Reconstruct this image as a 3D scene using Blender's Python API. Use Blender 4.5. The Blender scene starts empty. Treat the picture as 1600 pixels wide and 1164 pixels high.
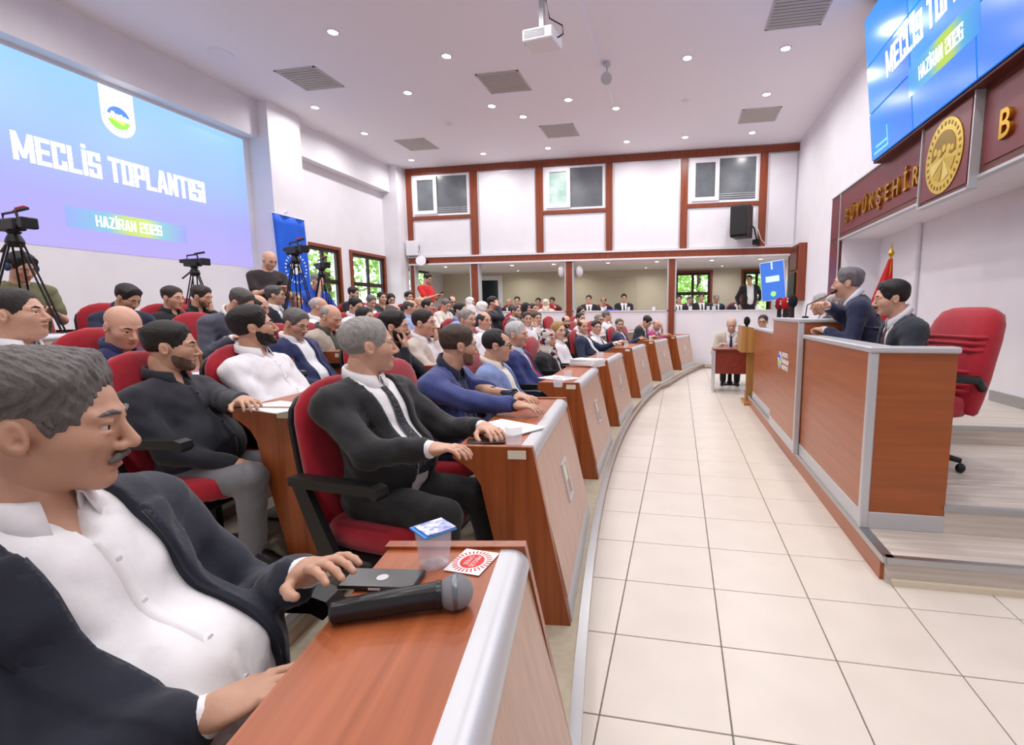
import bpy, math, random, time
import numpy as np
from mathutils import Matrix, Vector
T0 = time.time()
random.seed(7); RNG = np.random.default_rng(7)
SC = bpy.context.scene
COL = SC.collection
PI = math.pi
def rad(a): return a * PI / 180
# ------------------------------------------------------------------ camera
CAMZ = 1.400
_p, _r, _y = .1240, -.0054, -.1970
def _cam_rot():
    cr, sr = math.cos(_p), math.sin(_p); cz, sz = math.cos(_y), math.sin(_y); c, s = math.cos(_r), math.sin(_r)
    Rz = np.array([[cz, -sz, 0], [sz, cz, 0], [0, 0, 1]]); Rx = np.array([[1, 0, 0], [0, cr, -sr], [0, sr, cr]])
    B = np.array([[1, 0, 0], [0, 0, -1], [0, 1, 0]])
    return np.array([[c, -s, 0], [s, c, 0], [0, 0, 1]]) @ B @ Rx @ Rz
_R = _cam_rot()
FPX, PPX, PPY = 774.69, 905.88, 585.69
cam = bpy.data.cameras.new('camera'); cam_o = bpy.data.objects.new('camera', cam); COL.objects.link(cam_o)
_M = Matrix([[_R[0][i], -_R[1][i], -_R[2][i]] for i in range(3)]).to_4x4()
_M.translation = (0, 0, CAMZ); cam_o.matrix_world = _M
cam.sensor_width = 36; cam.lens = 36 * FPX / 1600
cam.shift_x = (800 - PPX) / 1600; cam.shift_y = (PPY - 582) / 1600
cam.clip_start = .05; SC.camera = cam_o
# ------------------------------------------------------------------ world and exposure
w = bpy.data.worlds.new('world'); SC.world = w; w.use_nodes = True
w.node_tree.nodes['Background'].inputs[0].default_value = (.86, .93, 1, 1)
w.node_tree.nodes['Background'].inputs[1].default_value = 3.2
vs = SC.view_settings; vs.view_transform = 'Standard'; vs.look = 'None'; vs.exposure = .18; vs.gamma = 1; vs.use_curve_mapping = False
SC.cycles.max_bounces = 8; SC.cycles.diffuse_bounces = 5; SC.cycles.sample_clamp_indirect = 4
LAMP_W = 19.0
DOWN = [(-4.81,6.64),(-3.56,7.57),(-4.81,8.6),(-6.86,8.81),(-3.56,9.45),(-3.17,10.17),(-2.08,9.48),(-6.86,10.33),(-4.85,12.2),(-3.17,12.13),
        (-1.28,10.15),(.05,8.47),(1.5,8.49),(-1.27,12.08),(.06,12.07),(1.51,12.09),(1.49,10.1),(-6.86,12.3),
        (-6.2,5.0),(-4.6,4.6),(-2.2,5.6),(-2.2,3.6),(.05,6.3),(1.5,6.2),(.1,4.2),(1.5,3.8),(-6.2,3.0),(-4.6,2.6),(-2.2,1.6),(.1,2.0),(1.6,1.6),
        (-4.6,.4),(-2.2,-.4),(.1,-.2),(1.6,-.4),(-6.2,.8)]
# ------------------------------------------------------------------ helpers
def lin(c):
    if isinstance(c, str): c = [int(c[i:i + 2], 16) for i in (0, 2, 4)]
    if max(c) > 1: c = [v / 255 for v in c]
    return tuple((v / 12.92 if v <= .04045 else ((v + .055) / 1.055) ** 2.4) for v in c)
MATS = {}
def mat(name, col='888888', rough=.5, metal=0, noise=0, nscale=20, bump=0, bscale=60, emit=None, estr=0, trans=0, coat=0, spec=.5, sheen=0, col2=None, alpha=1, stretch=(1,1,1), ior=1.45):
    if name in MATS: return MATS[name]
    m = bpy.data.materials.new(name); m.use_nodes = True; MATS[name] = m
    nt = m.node_tree; b = nt.nodes['Principled BSDF']; L = nt.links.new
    c = lin(col) + (1,)
    b.inputs['Base Color'].default_value = c
    b.inputs['Roughness'].default_value = rough; b.inputs['Metallic'].default_value = metal
    b.inputs['Specular IOR Level'].default_value = spec; b.inputs['IOR'].default_value = ior
    b.inputs['Transmission Weight'].default_value = trans; b.inputs['Coat Weight'].default_value = coat; b.inputs['Coat Roughness'].default_value = .3; b.inputs['Alpha'].default_value = alpha
    b.inputs['Sheen Weight'].default_value = sheen
    if emit is not None:
        b.inputs['Emission Color'].default_value = lin(emit) + (1,); b.inputs['Emission Strength'].default_value = estr
    if noise or bump:
        tc = nt.nodes.new('ShaderNodeTexCoord'); mp = nt.nodes.new('ShaderNodeMapping'); mp.inputs['Scale'].default_value = stretch
        L(tc.outputs['Object'], mp.inputs['Vector'])
    if noise:
        n = nt.nodes.new('ShaderNodeTexNoise'); n.inputs['Scale'].default_value = nscale; n.inputs['Detail'].default_value = 4
        L(mp.outputs[0], n.inputs['Vector'])
        mx = nt.nodes.new('ShaderNodeMix'); mx.data_type = 'RGBA'
        c2 = lin(col2) + (1,) if col2 else tuple(v * (1 - noise) for v in c[:3]) + (1,)
        mr = nt.nodes.new('ShaderNodeMapRange'); mr.inputs[1].default_value = .35; mr.inputs[2].default_value = .65
        L(n.outputs['Fac'], mr.inputs[0]); L(mr.outputs[0], mx.inputs['Factor'])
        mx.inputs['A'].default_value = c; mx.inputs['B'].default_value = c2
        L(mx.outputs['Result'], b.inputs['Base Color'])
    if bump:
        n2 = nt.nodes.new('ShaderNodeTexNoise'); n2.inputs['Scale'].default_value = bscale; n2.inputs['Detail'].default_value = 3
        L(mp.outputs[0], n2.inputs['Vector'])
        bp = nt.nodes.new('ShaderNodeBump'); bp.inputs['Strength'].default_value = bump; bp.inputs['Distance'].default_value = .01
        L(n2.outputs['Fac'], bp.inputs['Height']); L(bp.outputs[0], b.inputs['Normal'])
    return m
def wood(name, c1, c2, axis=2, rough=.3, scale=3.0, coat=.2):
    if name in MATS: return MATS[name]
    s = [11, 11, 11]; s[axis] = .5
    m = mat(name, c1, rough, noise=1, nscale=scale, col2=c2, stretch=tuple(s), coat=coat)
    return m
def mesh_obj(name, V, F, m=None, parent=None, smooth=False, fmats=None, col=True):
    me = bpy.data.meshes.new(name)
    V = np.asarray(V, np.float32); 
    if isinstance(F, np.ndarray):
        n = F.shape[1]
        me.vertices.add(len(V)); me.vertices.foreach_set('co', V.ravel())
        me.loops.add(F.size); me.loops.foreach_set('vertex_index', F.astype(np.int32).ravel())
        me.polygons.add(len(F)); me.polygons.foreach_set('loop_start', np.arange(0, F.size, n, dtype=np.int32))
        me.polygons.foreach_set('loop_total', np.full(len(F), n, np.int32))
        me.update(calc_edges=True)
    else:
        me.from_pydata([tuple(map(float, v)) for v in V], [], [tuple(map(int, f)) for f in F]); me.update()
    if smooth: me.polygons.foreach_set('use_smooth', np.ones(len(me.polygons), bool))
    for mm in (m if isinstance(m, (list, tuple)) else [m]):
        if mm: me.materials.append(mm)
    if fmats is not None: me.polygons.foreach_set('material_index', np.asarray(fmats, np.int32))
    o = bpy.data.objects.new(name, me)
    COL.objects.link(o)
    if parent: o.parent = parent
    return o
class MB:
    """collects simple shapes into one mesh"""
    def __init__(s): s.V = []; s.F = []; s.n = 0
    def add(s, V, F):
        s.V += [tuple(v) for v in V]; s.F += [tuple(i + s.n for i in f) for f in F]; s.n = len(s.V); return s
    def box(s, lo, hi, M=None, bev=0):
        x0, y0, z0 = lo; x1, y1, z1 = hi
        if bev:
            b = bev; V = []
            for z, i in ((z0, b), (z0 + b, 0), (z1 - b, 0), (z1, b)):
                # 8-gon ring (chamfered corners)
                c = b
                V += [(x0 + i + c*(i==0), y0 + i, z), (x1 - i - c*(i==0), y0 + i, z), (x1 - i, y0 + i + c*(i==0), z), (x1 - i, y1 - i - c*(i==0), z),
                      (x1 - i - c*(i==0), y1 - i, z), (x0 + i + c*(i==0), y1 - i, z), (x0 + i, y1 - i - c*(i==0), z), (x0 + i, y0 + i + c*(i==0), z)]
            F = [tuple(range(7, -1, -1)), tuple(range(24, 32))]
            for r in range(3):
                for k in range(8): F.append((r*8+k, r*8+(k+1) % 8, r*8+8+(k+1) % 8, r*8+8+k))
        else:
            V = [(x0,y0,z0),(x1,y0,z0),(x1,y1,z0),(x0,y1,z0),(x0,y0,z1),(x1,y0,z1),(x1,y1,z1),(x0,y1,z1)]
            F = [(3,2,1,0),(4,5,6,7),(0,1,5,4),(1,2,6,5),(2,3,7,6),(3,0,4,7)]
        if M is not None: V = [M @ Vector(v) for v in V]
        return s.add(V, F)
    def prism(s, pts, y0, y1, M=None):
        """profile (x,z) extruded along y"""
        n = len(pts); V = [(p[0], y0, p[1]) for p in pts] + [(p[0], y1, p[1]) for p in pts]
        F = [tuple(range(n)), tuple(range(2*n-1, n-1, -1))] + [(k, k+n, (k+1) % n + n, (k+1) % n) for k in range(n)]
        if M is not None: V = [M @ Vector(v) for v in V]
        return s.add(V, F)
    def poly(s, pts, z0, z1, M=None):
        n = len(pts); V = [(p[0], p[1], z0) for p in pts] + [(p[0], p[1], z1) for p in pts]
        F = [tuple(range(n-1, -1, -1)), tuple(range(n, 2*n))] + [(k, (k+1) % n, (k+1) % n + n, k+n) for k in range(n)]
        if M is not None: V = [M @ Vector(v) for v in V]
        return s.add(V, F)
    def lathe(s, prof, n=16, M=None):
        V = []; F = []
        for (r, z) in prof:
            for k in range(n): a = 2*PI*k/n; V.append((r*math.cos(a), r*math.sin(a), z))
        for j in range(len(prof)-1):
            for k in range(n): F.append((j*n+k, j*n+(k+1) % n, (j+1)*n+(k+1) % n, (j+1)*n+k))
        F.append(tuple(range(n-1, -1, -1))); F.append(tuple(range((len(prof)-1)*n, len(prof)*n)))
        if M is not None: V = [M @ Vector(v) for v in V]
        return s.add(V, F)
    def tube(s, pts, r, n=8, r2=None):
        pts = [Vector(p) for p in pts]; V = []; F = []; m = len(pts)
        up = Vector((0, 0, 1))
        for i, p in enumerate(pts):
            d = (pts[min(i+1, m-1)] - pts[max(i-1, 0)]).normalized()
            a = d.cross(up if abs(d.z) < .95 else Vector((1, 0, 0))).normalized(); b = d.cross(a)
            rr = r if r2 is None else r + (r2 - r) * i / (m - 1)
            for k in range(n): t = 2*PI*k/n; V.append(p + (a*math.cos(t) + b*math.sin(t)) * rr)
        for j in range(m-1):
            for k in range(n): F.append((j*n+k, j*n+(k+1) % n, (j+1)*n+(k+1) % n, (j+1)*n+k))
        F.append(tuple(range(n-1, -1, -1))); F.append(tuple(range((m-1)*n, m*n)))
        return s.add(V, F)
    def sphere(s, c, r, n=12, sc=(1, 1, 1), M=None):
        V = [(c[0], c[1], c[2] - r*sc[2])]; F = []; m = n // 2
        for j in range(1, m):
            t = PI * j / m
            for k in range(n):
                a = 2*PI*k/n; V.append((c[0] + r*sc[0]*math.sin(t)*math.cos(a), c[1] + r*sc[1]*math.sin(t)*math.sin(a), c[2] - r*sc[2]*math.cos(t)))
        V.append((c[0], c[1], c[2] + r*sc[2])); L = len(V) - 1
        for k in range(n):
            F.append((0, 1+(k+1) % n, 1+k)); F.append((L, 1+(m-2)*n+k, 1+(m-2)*n+(k+1) % n))
            for j in range(m-2): F.append((1+j*n+k, 1+j*n+(k+1) % n, 1+(j+1)*n+(k+1) % n, 1+(j+1)*n+k))
        if M is not None: V = [M @ Vector(v) for v in V]
        return s.add(V, F)
    def build(s, name, m, parent=None, smooth=False, tagv=None):
        o = mesh_obj(name, s.V, s.F, m, parent, smooth)
        if smooth == 'auto':
            o.data.polygons.foreach_set('use_smooth', np.ones(len(o.data.polygons), bool))
            o.data.set_sharp_from_angle(angle=rad(35))
        return o
def tag(o, label, cat, group=None, kind=None):
    if label: o['label'] = label
    if cat: o['category'] = cat
    if group: o['group'] = group
    if kind: o['kind'] = kind
    return o
def struct(o, label=None, cat=None):
    o['kind'] = 'structure'
    if label: o['label'] = label
    if cat: o['category'] = cat
    return o
def empty(name, loc, rz=0, label=None, cat=None, group=None):
    o = bpy.data.objects.new(name, None); COL.objects.link(o); o.location = loc; o.rotation_euler = (0, 0, rz)
    o.empty_display_size = .1
    return tag(o, label, cat, group)
def copy_tree(o, parent=None):
    c = o.copy(); COL.objects.link(c); c.parent = parent
    for ch in o.children: copy_tree(ch, c)
    return c
def text(name, body, size, M, m, ext=.004, parent=None, xs=1, off=0, align='CENTER', shear=0):
    cu = bpy.data.curves.new(name, 'FONT'); cu.body = body; cu.size = size; cu.extrude = ext; cu.offset = off; cu.align_x = align; cu.align_y = 'CENTER'; cu.shear = shear
    cu.materials.append(m); cu.resolution_u = 3
    tmp = bpy.data.objects.new(name, cu); COL.objects.link(tmp); me = bpy.data.meshes.new_from_object(tmp); bpy.data.objects.remove(tmp); bpy.data.curves.remove(cu)
    me.name = name; o = bpy.data.objects.new(name, me); COL.objects.link(o)
    o.matrix_world = M @ Matrix.Diagonal((xs, 1, 1, 1))
    if parent: o.parent = parent
    return o
def frame_px(loc, normal):
    """matrix whose z is the (horizontal) normal, y up, x to the viewer's right"""
    n = Vector(normal).normalized(); up = Vector((0, 0, 1)); up = (up - n * up.dot(n)).normalized(); x = up.cross(n)
    M = Matrix((x, up, n)).transposed().to_4x4(); M.translation = loc; return M
def TR(x=0, y=0, z=0, rz=0, ry=0, rx=0):
    return Matrix.Translation((x, y, z)) @ Matrix.Rotation(rz, 4, 'Z') @ Matrix.Rotation(ry, 4, 'Y') @ Matrix.Rotation(rx, 4, 'X')
ACX, ACY, ACR = 25.3, 5.3, 26.0
def arc(r, y): return ACX - math.sqrt((ACR + r)**2 - (y - ACY)**2)
def arc_az(x, y): return math.atan2(ACY - y, ACX - x)
# ------------------------------------------------------------------ materials
CHERRY = wood('cherry_wood', 'a1562a', '88431d', 2, .34)
CHERRYH = wood('cherry_wood_top', 'b0623a', '98502c', 1, .33, coat=0)
FRONTW = wood('rosewood_front', 'c4a28e', 'b8937d', 2, .34, coat=.2)
PODW = wood('podium_wood', 'ab6238', '9c5630', 1, .32, scale=2.0, coat=.2)
MAHOG = wood('mahogany_trim', '8f4527', '7a3419', 2, .4, coat=.1)
SILVER = mat('silver_edge', 'c6c8cc', .36, .35)
ALU = mat('aluminium_strip', 'b4b6b8', .28, .9, bump=.05, bscale=200)
WHITE = mat('white_wall_paint', 'eceaf0', .65, noise=.03, nscale=3, bump=.03, bscale=150)
CEILM = mat('ceiling_paint', 'f3f1f9', .8)
RED = mat('red_fabric', 'ac0c26', .8, noise=.15, nscale=30, bump=.15, bscale=400, sheen=.3)
BLACKP = mat('black_plastic', '141416', .42, bump=.03, bscale=300)
DARKM = mat('dark_metal', '26262a', .4, .6)
CARPET = mat('platform_lino', 'b3a892', .7, noise=.12, nscale=25, bump=.05, bscale=200)
TILEM = mat('cream_tile', 'dcd4c9', .30, noise=.05, nscale=4, coat=0)
GROUT = mat('grout', '8d857c', .9, noise=.2, nscale=40)
LAM = wood('laminate_step', 'd3cbc2', 'bcb2a7', 0, .45, scale=2.5, coat=0)
PAPER = mat('paper', 'f4f4f6', .7)
GLASS = mat('window_glass', 'ffffff', .02, trans=1, ior=1.05)
CUPM = mat('clear_plastic', 'f4f8ff', .08, alpha=.24)
DBROWN = mat('dark_brown_frame', '2e1c14', .4)
BEIGE = mat('beige_wall', 'd5cdb6', .8)
LAMPE = mat('lamp_glow', 'ffffff', .5, emit='fff4ea', estr=14)

# heavy condensed block lettering for the screens
def _glyph(ch, s=.18, t=.155):
    w = .52
    V = lambda x, a=0, b=1: [(x, a), (x+s, a), (x+s, b), (x, b)]
    Hh = lambda y, a=0, b=None: [(a, y), (b or w, y), (b or w, y+t), (a, y+t)]
    R_ = w - s; m = .5 - t/2
    if ch in 'EFL': q = [V(0), Hh(0)] + ([Hh(m, 0, w*.92), Hh(1-t)] if ch == 'E' else [])
    elif ch == 'T': q = [V((w-s)/2), Hh(1-t)]
    elif ch in 'Iİ': q = [V(0)] + ([[(0, 1.07), (s, 1.07), (s, 1.21), (0, 1.21)]] if ch == 'İ' else []); w = s
    elif ch == 'H': q = [V(0), V(R_), Hh(m)]
    elif ch == 'P': q = [V(0), Hh(1-t), Hh(.38), V(R_, .38)]
    elif ch == 'R': q = [V(0), Hh(1-t), Hh(.42), V(R_, .42), [(.22, .45), (R_-.0, 0), (w, 0), (.40, .45)]]
    elif ch in 'O0': q = [V(0), V(R_), Hh(0), Hh(1-t)]
    elif ch == 'C': q = [V(0), Hh(0), Hh(1-t), V(R_, .66), V(R_, 0, .34)]
    elif ch == 'S': q = [Hh(0), Hh(m), Hh(1-t), V(0, m), V(R_, 0, m+t), V(R_, .7), V(0, 0, .3)]
    elif ch == '2': q = [Hh(0), Hh(m), Hh(1-t), V(R_, m), V(0, 0, m+t), V(0, .7)]
    elif ch == '6': q = [Hh(0), Hh(m), Hh(1-t), V(0), V(R_, 0, m+t), V(R_, .72)]
    elif ch == 'N': q = [V(0), V(R_), [(0, 1), (R_, 0), (w, 0), (s, 1)]]
    elif ch == 'M': w = .74; q = [V(0), V(w-s), [(0, 1), (w/2-.07, .12), (w/2+.07, .12), (s, 1)], [(w-s, 1), (w/2-.07, .12), (w/2+.07, .12), (w, 1)]]
    elif ch == 'A': q = [[(-.02, 0), (.155, 0), (w/2+.04, 1), (w/2-.11, 1)], [(w-.155, 0), (w+.02, 0), (w/2+.11, 1), (w/2-.04, 1)], Hh(.2, .1, w-.1)]
    elif ch == 'Z': q = [Hh(0), Hh(1-t), [(0, t), (.2, t), (w, 1-t), (w-.2, 1-t)]]
    else: return [], .22
    return q, w
def block_text(name, body, height, M, m, parent, xs=1.0, gap=.075, shear=0, s=.18, t=.155):
    x = 0; polys = []
    for ch in body:
        q, w_ = _glyph(ch, s, t)
        for p in q: polys.append([((x + a + shear*b), b) for a, b in p])
        x += w_ + gap
    W = x - gap; mb = MB()
    for i, p in enumerate(polys):
        ar = sum(p[k][0]*p[(k+1) % 4][1] - p[(k+1) % 4][0]*p[k][1] for k in range(4))
        if ar < 0: p = p[::-1]
        mb.poly([((a - W/2)*height*xs, (b - .5)*height) for a, b in p], 0, .002 + .00002*i, M)
    return mb.build(name, m, parent)
# ------------------------------------------------------------------ the room
ORD = ['first', 'second', 'third', 'fourth', 'fifth', 'sixth', 'seventh', 'eighth', 'ninth', 'tenth']
H = 5.35; YB = 13.03; XR = 2.71; XL = -7.95; YF = -2.6
def slab(name, lo, hi, m, parent=None, label=None, bev=0):
    o = MB().box(lo, hi, bev=bev).build(name, m, parent)
    if not parent: struct(o, label)
    return o
floor = slab('floor', (-8.3, YF, -.12), (3.5, 13.2, -.008), GROUT, label='floor of glossy cream square tiles with dark joints')
_R3 = _R
def cam_px(p):
    c = _R3 @ (np.array(p, float) - np.array([0, 0, CAMZ]))
    return (PPX + FPX*c[0]/c[2], PPY + FPX*c[1]/c[2]) if c[2] > .05 else None
TX0, TY0, TS = -.248, 1.562, .45
tile_me = None; ntile = 0
for j in range(-6, 26):
    for i in range(-2, 7):
        cx, cy = TX0 + (i+.5)*TS, TY0 + (j+.5)*TS
        if cy > 12.95 or cx > 3.4: continue
        if math.hypot(cx - ACX, cy - ACY) - ACR > .25: continue           # under the seating platform
        if cx > 1.4 and 2.95 < cy < 8.2: continue                         # under the podium
        if cx > 2.9 and cy > 9.2: continue
        vis = False
        for dx, dy in ((0,0), (.22,.22), (-.22,.22), (.22,-.22), (-.22,-.22)):
            q = cam_px((cx+dx, cy+dy, 0))
            if q and -300 < q[0] < 2300 and q[1] < 1700: vis = True
        if not vis: continue
        if tile_me is None:
            t = MB().box((-TS/2+.0028, -TS/2+.0028, -.009), (TS/2-.0028, TS/2-.0028, 0), bev=.0015).build('tile', TILEM, floor); tile_me = t.data
        else:
            t = bpy.data.objects.new('tile', tile_me); COL.objects.link(t); t.parent = floor
        t.location = (cx, cy, 0); ntile += 1
# seating platforms, one step per row, curved edge with aluminium nosing
ROWZ = [.1, .2, .3, .4, .5, .6]
ROWR = [-.06, 1.10, 2.12, 3.12, 4.12, 5.3]      # front foot of the desks of each row
RISER = mat('platform_riser', 'a48a78', .5, noise=.1, nscale=10)
for k in range(6):
    re = ROWR[k] - .06
    ys = [YF] + [YF + (12.95 - YF) * i / 40 for i in range(1, 41)]
    pts = [(arc(re - (.08 if (k == 0 and y > 9.45) else 0), y), y) for y in ys]
    poly = pts + [(XL, 12.95), (XL, YF)]
    p = MB().poly(poly, (ROWZ[k-1] if k else 0) - .02, ROWZ[k]).build('platform_step', [CARPET, RISER])
    mi = [0, 0] + [1]*len(poly); p.data.polygons.foreach_set('material_index', mi[:len(p.data.polygons)])
    struct(p, ['lowest','second','third','fourth','fifth','topmost'][k] + ' curved step of the seating platform')
    nb = MB()
    for a, b in zip(pts[:-1], pts[1:]):
        d = Vector((b[0]-a[0], b[1]-a[1], 0)); n = Vector((d.y, -d.x, 0)).normalized()
        A, B = Vector((a[0], a[1], ROWZ[k])), Vector((b[0], b[1], ROWZ[k]))
        V = [A + n*.006, B + n*.006, B - n*.035, A - n*.035]
        up = Vector((0, 0, .004)); dn = Vector((0, 0, -.03))
        nb.add([v + up for v in V] + [V[0] + dn, V[1] + dn], [(3, 2, 1, 0), (0, 1, 5, 4)])
    nb.build('nosing', ALU, p)
# walls
wl = MB()
WINL = [(9.62, 10.66, 1.25, 2.9), (11.14, 12.5, 1.25, 2.9), (13.5, 14.9, 1.25, 2.75)]
ycur = YF
for (a, b, z0, z1) in WINL:
    wl.box((XL-.15, ycur, 0), (XL, a, 5.35)); wl.box((XL-.15, a, 0), (XL, b, z0)); wl.box((XL-.15, a, z1), (XL, b, 5.35)); ycur = b
wl.box((XL-.15, ycur, 0), (XL, 16.1, 5.35))
wall_left = struct(wl.build('wall_left', WHITE), 'white side wall with recessed bays behind the seating')
slab('soffit', (XL, YF, 4.66), (-7.72, YB, H), WHITE, wall_left)
slab('pillar', (XL, 8.33, 0), (-7.5, 9.14, H), WHITE, wall_left); slab('pillar', (XL, 12.6, 0), (-7.5, YB, H), WHITE, wall_left)
wall_right = struct(MB().box((XR, 9.4, 0), (XR+.8, 16.1, H)).box((XR, YF, 2.62), (XR+.8, 9.4, H)).box((3.3, YF, 0), (3.5, 9.4, 2.62)).build('wall_right', WHITE), 'white side wall with a low alcove behind the podium')
slab('wall_front', (-8.2, YF-.15, 0), (3.5, YF, H), WHITE, label='plain white wall at the camera end')
ceiling = slab('ceiling', (-8.2, YF-.15, H), (3.5, 13.2, H+.1), CEILM, label='white flat ceiling of the hall')
slab('dropped_panel', (XL, YF, H-.04), (-1.3, 9.9, H), CEILM, ceiling)
# far wall: upper part with timber posts, white panels and three office windows
wall_back = slab('wall_back', (XL, YB, 2.8), (XR, YB+.17, H), WHITE, label='upper far wall of white panels between brown timber posts')
PX = [(-7.46, -7.30), (-5.58, -5.375), (-3.745, -3.553), (-1.889, -1.723), (-.02, .153), (1.838, 2.015)]
tn = 1
def trim(lo, hi, lab, m=MAHOG):
    global tn
    o = MB().box(lo, hi, bev=.004).build('trim_%d' % tn, m); tn += 1; return struct(o, lab)
for n, (a, b) in enumerate(PX):
    trim((a, YB-.035, 2.95), (b, YB, 5.17), 'brown timber post on the far wall, number %d counted from the corner pillar' % (n+1))
trim((-7.46, YB-.04, 5.17), (XR, YB, 5.335), 'long brown timber beam under the ceiling of the far wall')
trim((-7.46, YB-.06, 2.79), (XR, YB, 2.945), 'long brown timber beam over the gallery opening')
LEDGE = mat('white_ledge', 'e4e2e6', .5)
struct(MB().box((-7.46, YB-.08, 2.945), (XR, YB, 2.985), bev=.004).box((-7.46, YB-.08, 2.745), (XR, YB+.02, 2.79), bev=.004).build('trim_ledge', LEDGE), 'white ledges above and below the gallery beam')
BAYS = [(-7.30, -5.58), (-5.375, -3.745), (-3.553, -1.889), (-1.723, -.02), (.153, 1.838), (2.015, XR)]
PFRAME = mat('panel_edge_grey', 'c9c8cf', .4, .3)
PVC = mat('white_pvc', 'edecf2', .35)
GREYG = mat('grey_office_glass', '70757b', .22, noise=.2, nscale=3, spec=.4)
GREENG = mat('pale_green_glass', '9fc6ba', .2, noise=.3, nscale=3, col2='cfe4dc')
def panel(x0, x1, z0, z1, par):
    f = .022
    MB().box((x0, YB-.016, z0), (x0+f, YB, z1)).box((x1-f, YB-.016, z0), (x1, YB, z1)).box((x0+f, YB-.016, z1-f), (x1-f, YB, z1)).box((x0+f, YB-.016, z0), (x1-f, YB, z0+f)).build('panel_edge', PFRAME, par)
    MB().box((x0+f, YB-.008, z0+f), (x1-f, YB, z1-f)).build('panel', WHITE, par)
def office_window(idx, x0, x1, z0, z1, split, firstm):
    e = struct(empty('window_%d' % idx, (0, 0, 0)), 'white framed sliding office window high on the far wall, ' + ['beside the corner pillar', 'with one pale green pane, in the middle', 'above the black wall speaker'][idx-1], 'window')
    y = YB - .03; f = .05
    MB().box((x0+f, y, z0), (x1-f, YB, z0+f)).box((x0+f, y, z1-f), (x1-f, YB, z1)).box((x0, y, z0), (x0+f, YB, z1)).box((x1-f, y, z0), (x1, YB, z1)).build('frame', PVC, e)
    xs = x0 + (x1-x0)*split
    s = MB(); y2 = y - .03
    s.box((x0+f+.09, y2, z0+f), (xs-.1, YB-.012, z0+f+.09)).box((x0+f+.09, y2, z1-f-.08), (xs-.1, YB-.012, z1-f)).box((x0+f, y2, z0+f), (x0+f+.09, YB-.012, z1-f)).box((xs-.1, y2, z0+f), (xs, YB-.012, z1-f))
    s.build('sliding_sash', PVC, e)
    MB().box((x0+f+.09, y+.004, z0+f+.09), (xs-.1, YB-.012, z1-f-.08)).build('pane', firstm, e)
    MB().box((xs, y+.008, z0+f), (x1-f, YB-.012, z1-f)).build('pane', GREYG, e)
    b = MB()
    for k in range(3): b.box((xs+.01, y+.002, z0+.1+.05*k), (x1-f-.01, y+.008, z0+.106+.05*k))
    if idx != 2: b.build('blind_slat', PVC, e)
for k, (a, b) in enumerate(BAYS):
    if k in (0, 2, 4):
        zt = 4.06
        trim((a, YB-.035, zt-.09), (b, YB, zt), 'short brown rail under the high office window, ' + {0: 'by the corner pillar', 2: 'in the middle', 4: 'above the wall speaker'}[k])
        panel(a+.03, b-.03, 2.99, zt-.11, wall_back); office_window(k//2+1, a+.04, b-.04, zt+.01, 5.15, .44, GREENG if k == 2 else GREYG)
    else: panel(a+.03, b-.02, 2.99, 5.15, wall_back)
# gallery behind the far wall
GZ = .65
slab('floor_gallery', (XL, YB+.02, -.1), (XR, 16.1, GZ), CARPET, label='raised floor of the gallery behind the parapet')
slab('ceiling_gallery', (XL, YB, 2.74), (XR, 16.1, 2.79), CEILM, label='white low ceiling of the gallery')
bw = MB(); YG = 16.0
WG = [(-.13, .92, 1.2, 2.62), (1.9, 2.66, 1.2, 2.62)]
xc = XL
for (a, b, z0, z1) in WG:
    bw.box((xc, YG, 0), (a, YG+.15, 2.79)); bw.box((a, YG, 0), (b, YG+.15, z0)); bw.box((a, YG, z1), (b, YG+.15, 2.79)); xc = b
bw.box((xc, YG, 0), (XR, YG+.15, 2.79))
struct(bw.build('wall_gallery', BEIGE), 'beige rear wall of the gallery')
slab('blind_panel', (-6.5, YG-.05, 1.0), (-1.36, YG-.02, 2.5), mat('beige_blind', 'c6bea6', .9), bpy.data.objects['wall_gallery'])
parapet = slab('wall_parapet', (-5.4, YB, 0), (2.58, YB+.12, 1.43), WHITE, label='white parapet wall in front of the gallery seats')
slab('parapet_cap', (-5.4, YB-.02, 1.43), (2.58, YB+.16, 1.462), LEDGE, parapet)
BASEM = mat('beige_baseboard', 'd8cdb8', .5)
struct(MB().box((.4, YB-.015, 0), (2.6, YB, .09), bev=.004).build('baseboard_back', BASEM), 'beige baseboard along the parapet wall')
for n, (a, b) in enumerate([(-7.46, -7.3), (-5.65, -5.40), (-2.985, -2.759), (-.303, -.094)]):
    t = trim((a+.03, YB-.03, 0), (b-.03, YB+.14, 2.79), ['brown gallery post against the corner pillar', 'brown gallery post beside the opening with the red shirted man', 'brown gallery post between the two round loudspeakers', 'brown gallery post rising behind the last front desks'][n])
    MB().box((a-.01, YB-.02, 0), (a+.028, YB+.15, 2.745)).box((b-.028, YB-.02, 0), (b+.01, YB+.15, 2.745)).build('edge_strip', SILVER, t)
trim((2.60, YB-.02, 0), (2.66, YB+.14, 2.74), 'thin dark post at the end of the gallery by the wall screen', DBROWN)
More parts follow.
